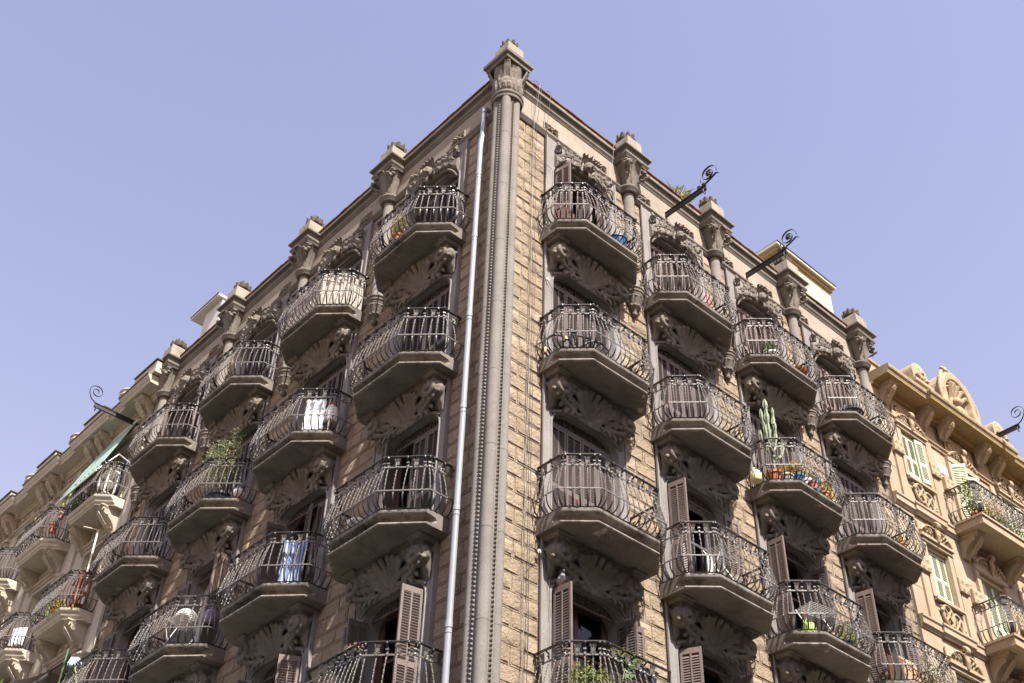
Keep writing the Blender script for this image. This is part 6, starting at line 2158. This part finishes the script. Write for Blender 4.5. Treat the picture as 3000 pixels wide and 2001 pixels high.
CH = [('terracotta pot on top of the brown wooden shelf of the cream house', 14.98, 0.42, -2.33, (0.12, 0.22, 'terracotta'), [((0, 0, 0.10), (0.14, 0.12, 0.12), 60, 0.10, 'leaf_olive', 0.15)]),
      ('second terracotta pot on the brown wooden shelf, nearer the wall end', 14.78, 0.40, -2.33, (0.09, 0.18, 'terracotta'), [((0, 0, 0.08), (0.1, 0.1, 0.1), 40, 0.06, 'petal_pink')]),
      ('straggling yellow-green plant drooping under the railing below the wooden shelf', 15.35, 0.70, -3.15, (0.13, 0.14, 'terracotta'), [((0, 0.08, -0.02), (0.34, 0.14, 0.26), 150, 0.06, 'leaf_lime'), ((0.2, 0, 0.05), (0.2, 0.1, 0.14), 80, 0.05, 'petal_yellow')]),
      ('terracotta pots with seedlings at the far end of the middle cream balcony', 16.35, 0.55, -3.15, (0.13, 0.20, 'terracotta'), [((0, 0, 0.08), (0.12, 0.1, 0.1), 60, 0.06, 'leaf_green')]),
      ('terracotta pot behind the railing of the upper second cream balcony', 18.20, 0.46, 0.45, (0.13, 0.26, 'terracotta'), [((0, 0, 0.08), (0.14, 0.12, 0.1), 60, 0.06, 'leaf_green')]),
      ('yellow flowers on the railing of the upper second cream balcony', 19.05, 0.66, 0.85, (0.10, 0.14, 'terracotta'), [((0, 0, 0.10), (0.22, 0.1, 0.12), 150, 0.05, 'petal_yellow', 0.6)]),
      ('dark leafy plants along the floor of the awning balcony of the cream house', 16.35, 0.62, 0.10, (0.13, 0.2, 'black_plastic'), [((0, 0, 0.24), (0.30, 0.14, 0.28), 260, 0.07, 'leaf_green')])]
for i, (lb, u, n, z, pt_, cr) in enumerate(CH):
    plant(lb, 'potted plant', lat(u, n, z), RL, pt_, cr, 2, 80 + i)
def prickly_pear():
    t = thing('prickly_pear', 'pale green prickly pear standing at the railing end near the green awning', 'cactus', lat(17.90, 0.44, 0.78), RL)
    obj('pot', pot_mesh(0.10, 0.18, 'terracotta'), t)
    for x, z, r, a in ((0, 0.30, 0.13, 0), (0.12, 0.50, 0.11, 0.5), (-0.12, 0.48, 0.11, -0.4), (-0.26, 0.42, 0.10, -1.3), (0.18, 0.68, 0.08, 0.2)):
        m = MB(); m.ball((0, 0, 0), r * 0.72, 0.025, r, 12, 8)
        o = obj('pad', m.mesh('pad', 'leaf_lime', smooth=80), t, (x, 0.02 * a, z))
        o.rotation_euler = (0, a, 0.3 * a)
prickly_pear()
mb = MB(); mb.tube([(0, 0, 0), (-0.62, -0.2, 1.55)], 0.022, 8); mb.tube([(-0.62, -0.2, 1.55), (-0.66, 0.18, 1.50)], 0.012, 6)
single('awning_pole', 'bare cream awning pole leaning above the wooden shelf of the cream house', 'pole', mb.mesh('awning_pole', 'wicker'), lat(14.55, 0.50, -2.25), RL)
def striped_awning():
    m = MB()
    rows = [[(0.75 - 1.5 * i / 10, 0.05 + 1.05 * j / 8, 2.30 - 0.85 * (j / 8) - 0.12 * math.sin(PI * j / 8)) for i in range(11)] for j in range(9)]
    rows += [[(x, n, z - 0.008) for x, n, z in r] for r in rows[::-1]]
    m.loft(rows, False)
    single('striped_awning', 'brown striped awning beside the open dark green shutter of the cream house', 'awning', m.mesh('striped_awning', 'striped_canvas', smooth=80, recalc=False), lat(16.3, 0.0, -6.40), RL)
striped_awning()
hanging_cloth('sheet', 'white laundry hung on the lower second balcony of the cream house', lat(17.95, 0.55, -2.55), RL + 0.6, 0.40, 0.50, 'white_cloth', 'laundry', 6)
hanging_cloth('towel', 'green towel hung under a far balcony of the cream house', lat(18.9, 0.30, -3.6), RL, 0.35, 0.55, 'lime_plastic', 'towel', 5)

# --- ochre house --------------------------------------------------
def rat(x, n, z):
    return RH.matrix_local @ Vector((x, -n, z + Z0))
RHZ = RH.rotation_euler.z
RO = [('vine with bright green leaves at the near end of the upper ochre balcony', 2.72, 0.60, -0.55, (0.12, 0.2, 'terracotta'), [((0, 0, 0.50), (0.34, 0.22, 0.55), 330, 0.09, 'leaf_lime'), ((0.1, 0, 0.35), (0.3, 0.2, 0.35), 120, 0.08, 'leaf_green')]),
      ('rusty-leaved plant in a black pot on the upper ochre balcony', 3.15, 0.66, -0.55, (0.15, 0.22, 'black_plastic'), [((0, 0, 0.30), (0.30, 0.18, 0.26), 260, 0.06, 'leaf_gold')]),
      ('dense dark green plants along the front of the upper ochre balcony', 3.75, 0.66, -0.55, (0.14, 0.22, 'blue_glaze'), [((0, 0, 0.26), (0.45, 0.16, 0.26), 320, 0.06, 'leaf_green'), ((0, 0, 0.3), (0.4, 0.14, 0.24), 80, 0.05, 'petal_yellow')]),
      ('olive-leaved plant at the far end of the upper ochre balcony', 4.5, 0.64, -0.55, (0.14, 0.22, 'terracotta'), [((0, 0, 0.30), (0.36, 0.16, 0.32), 260, 0.06, 'leaf_olive')]),
      ('climbing greenery on the lower ochre balcony corner post', 4.3, 0.60, -3.78, (0.14, 0.22, 'terracotta'), [((0, 0, 0.4), (0.30, 0.2, 0.4), 200, 0.07, 'leaf_olive')])]
for i, (lb, x, n, z, pt_, cr) in enumerate(RO):
    plant(lb, 'potted plant', rat(x, n, z), RHZ, pt_, cr, 5, 90 + i)
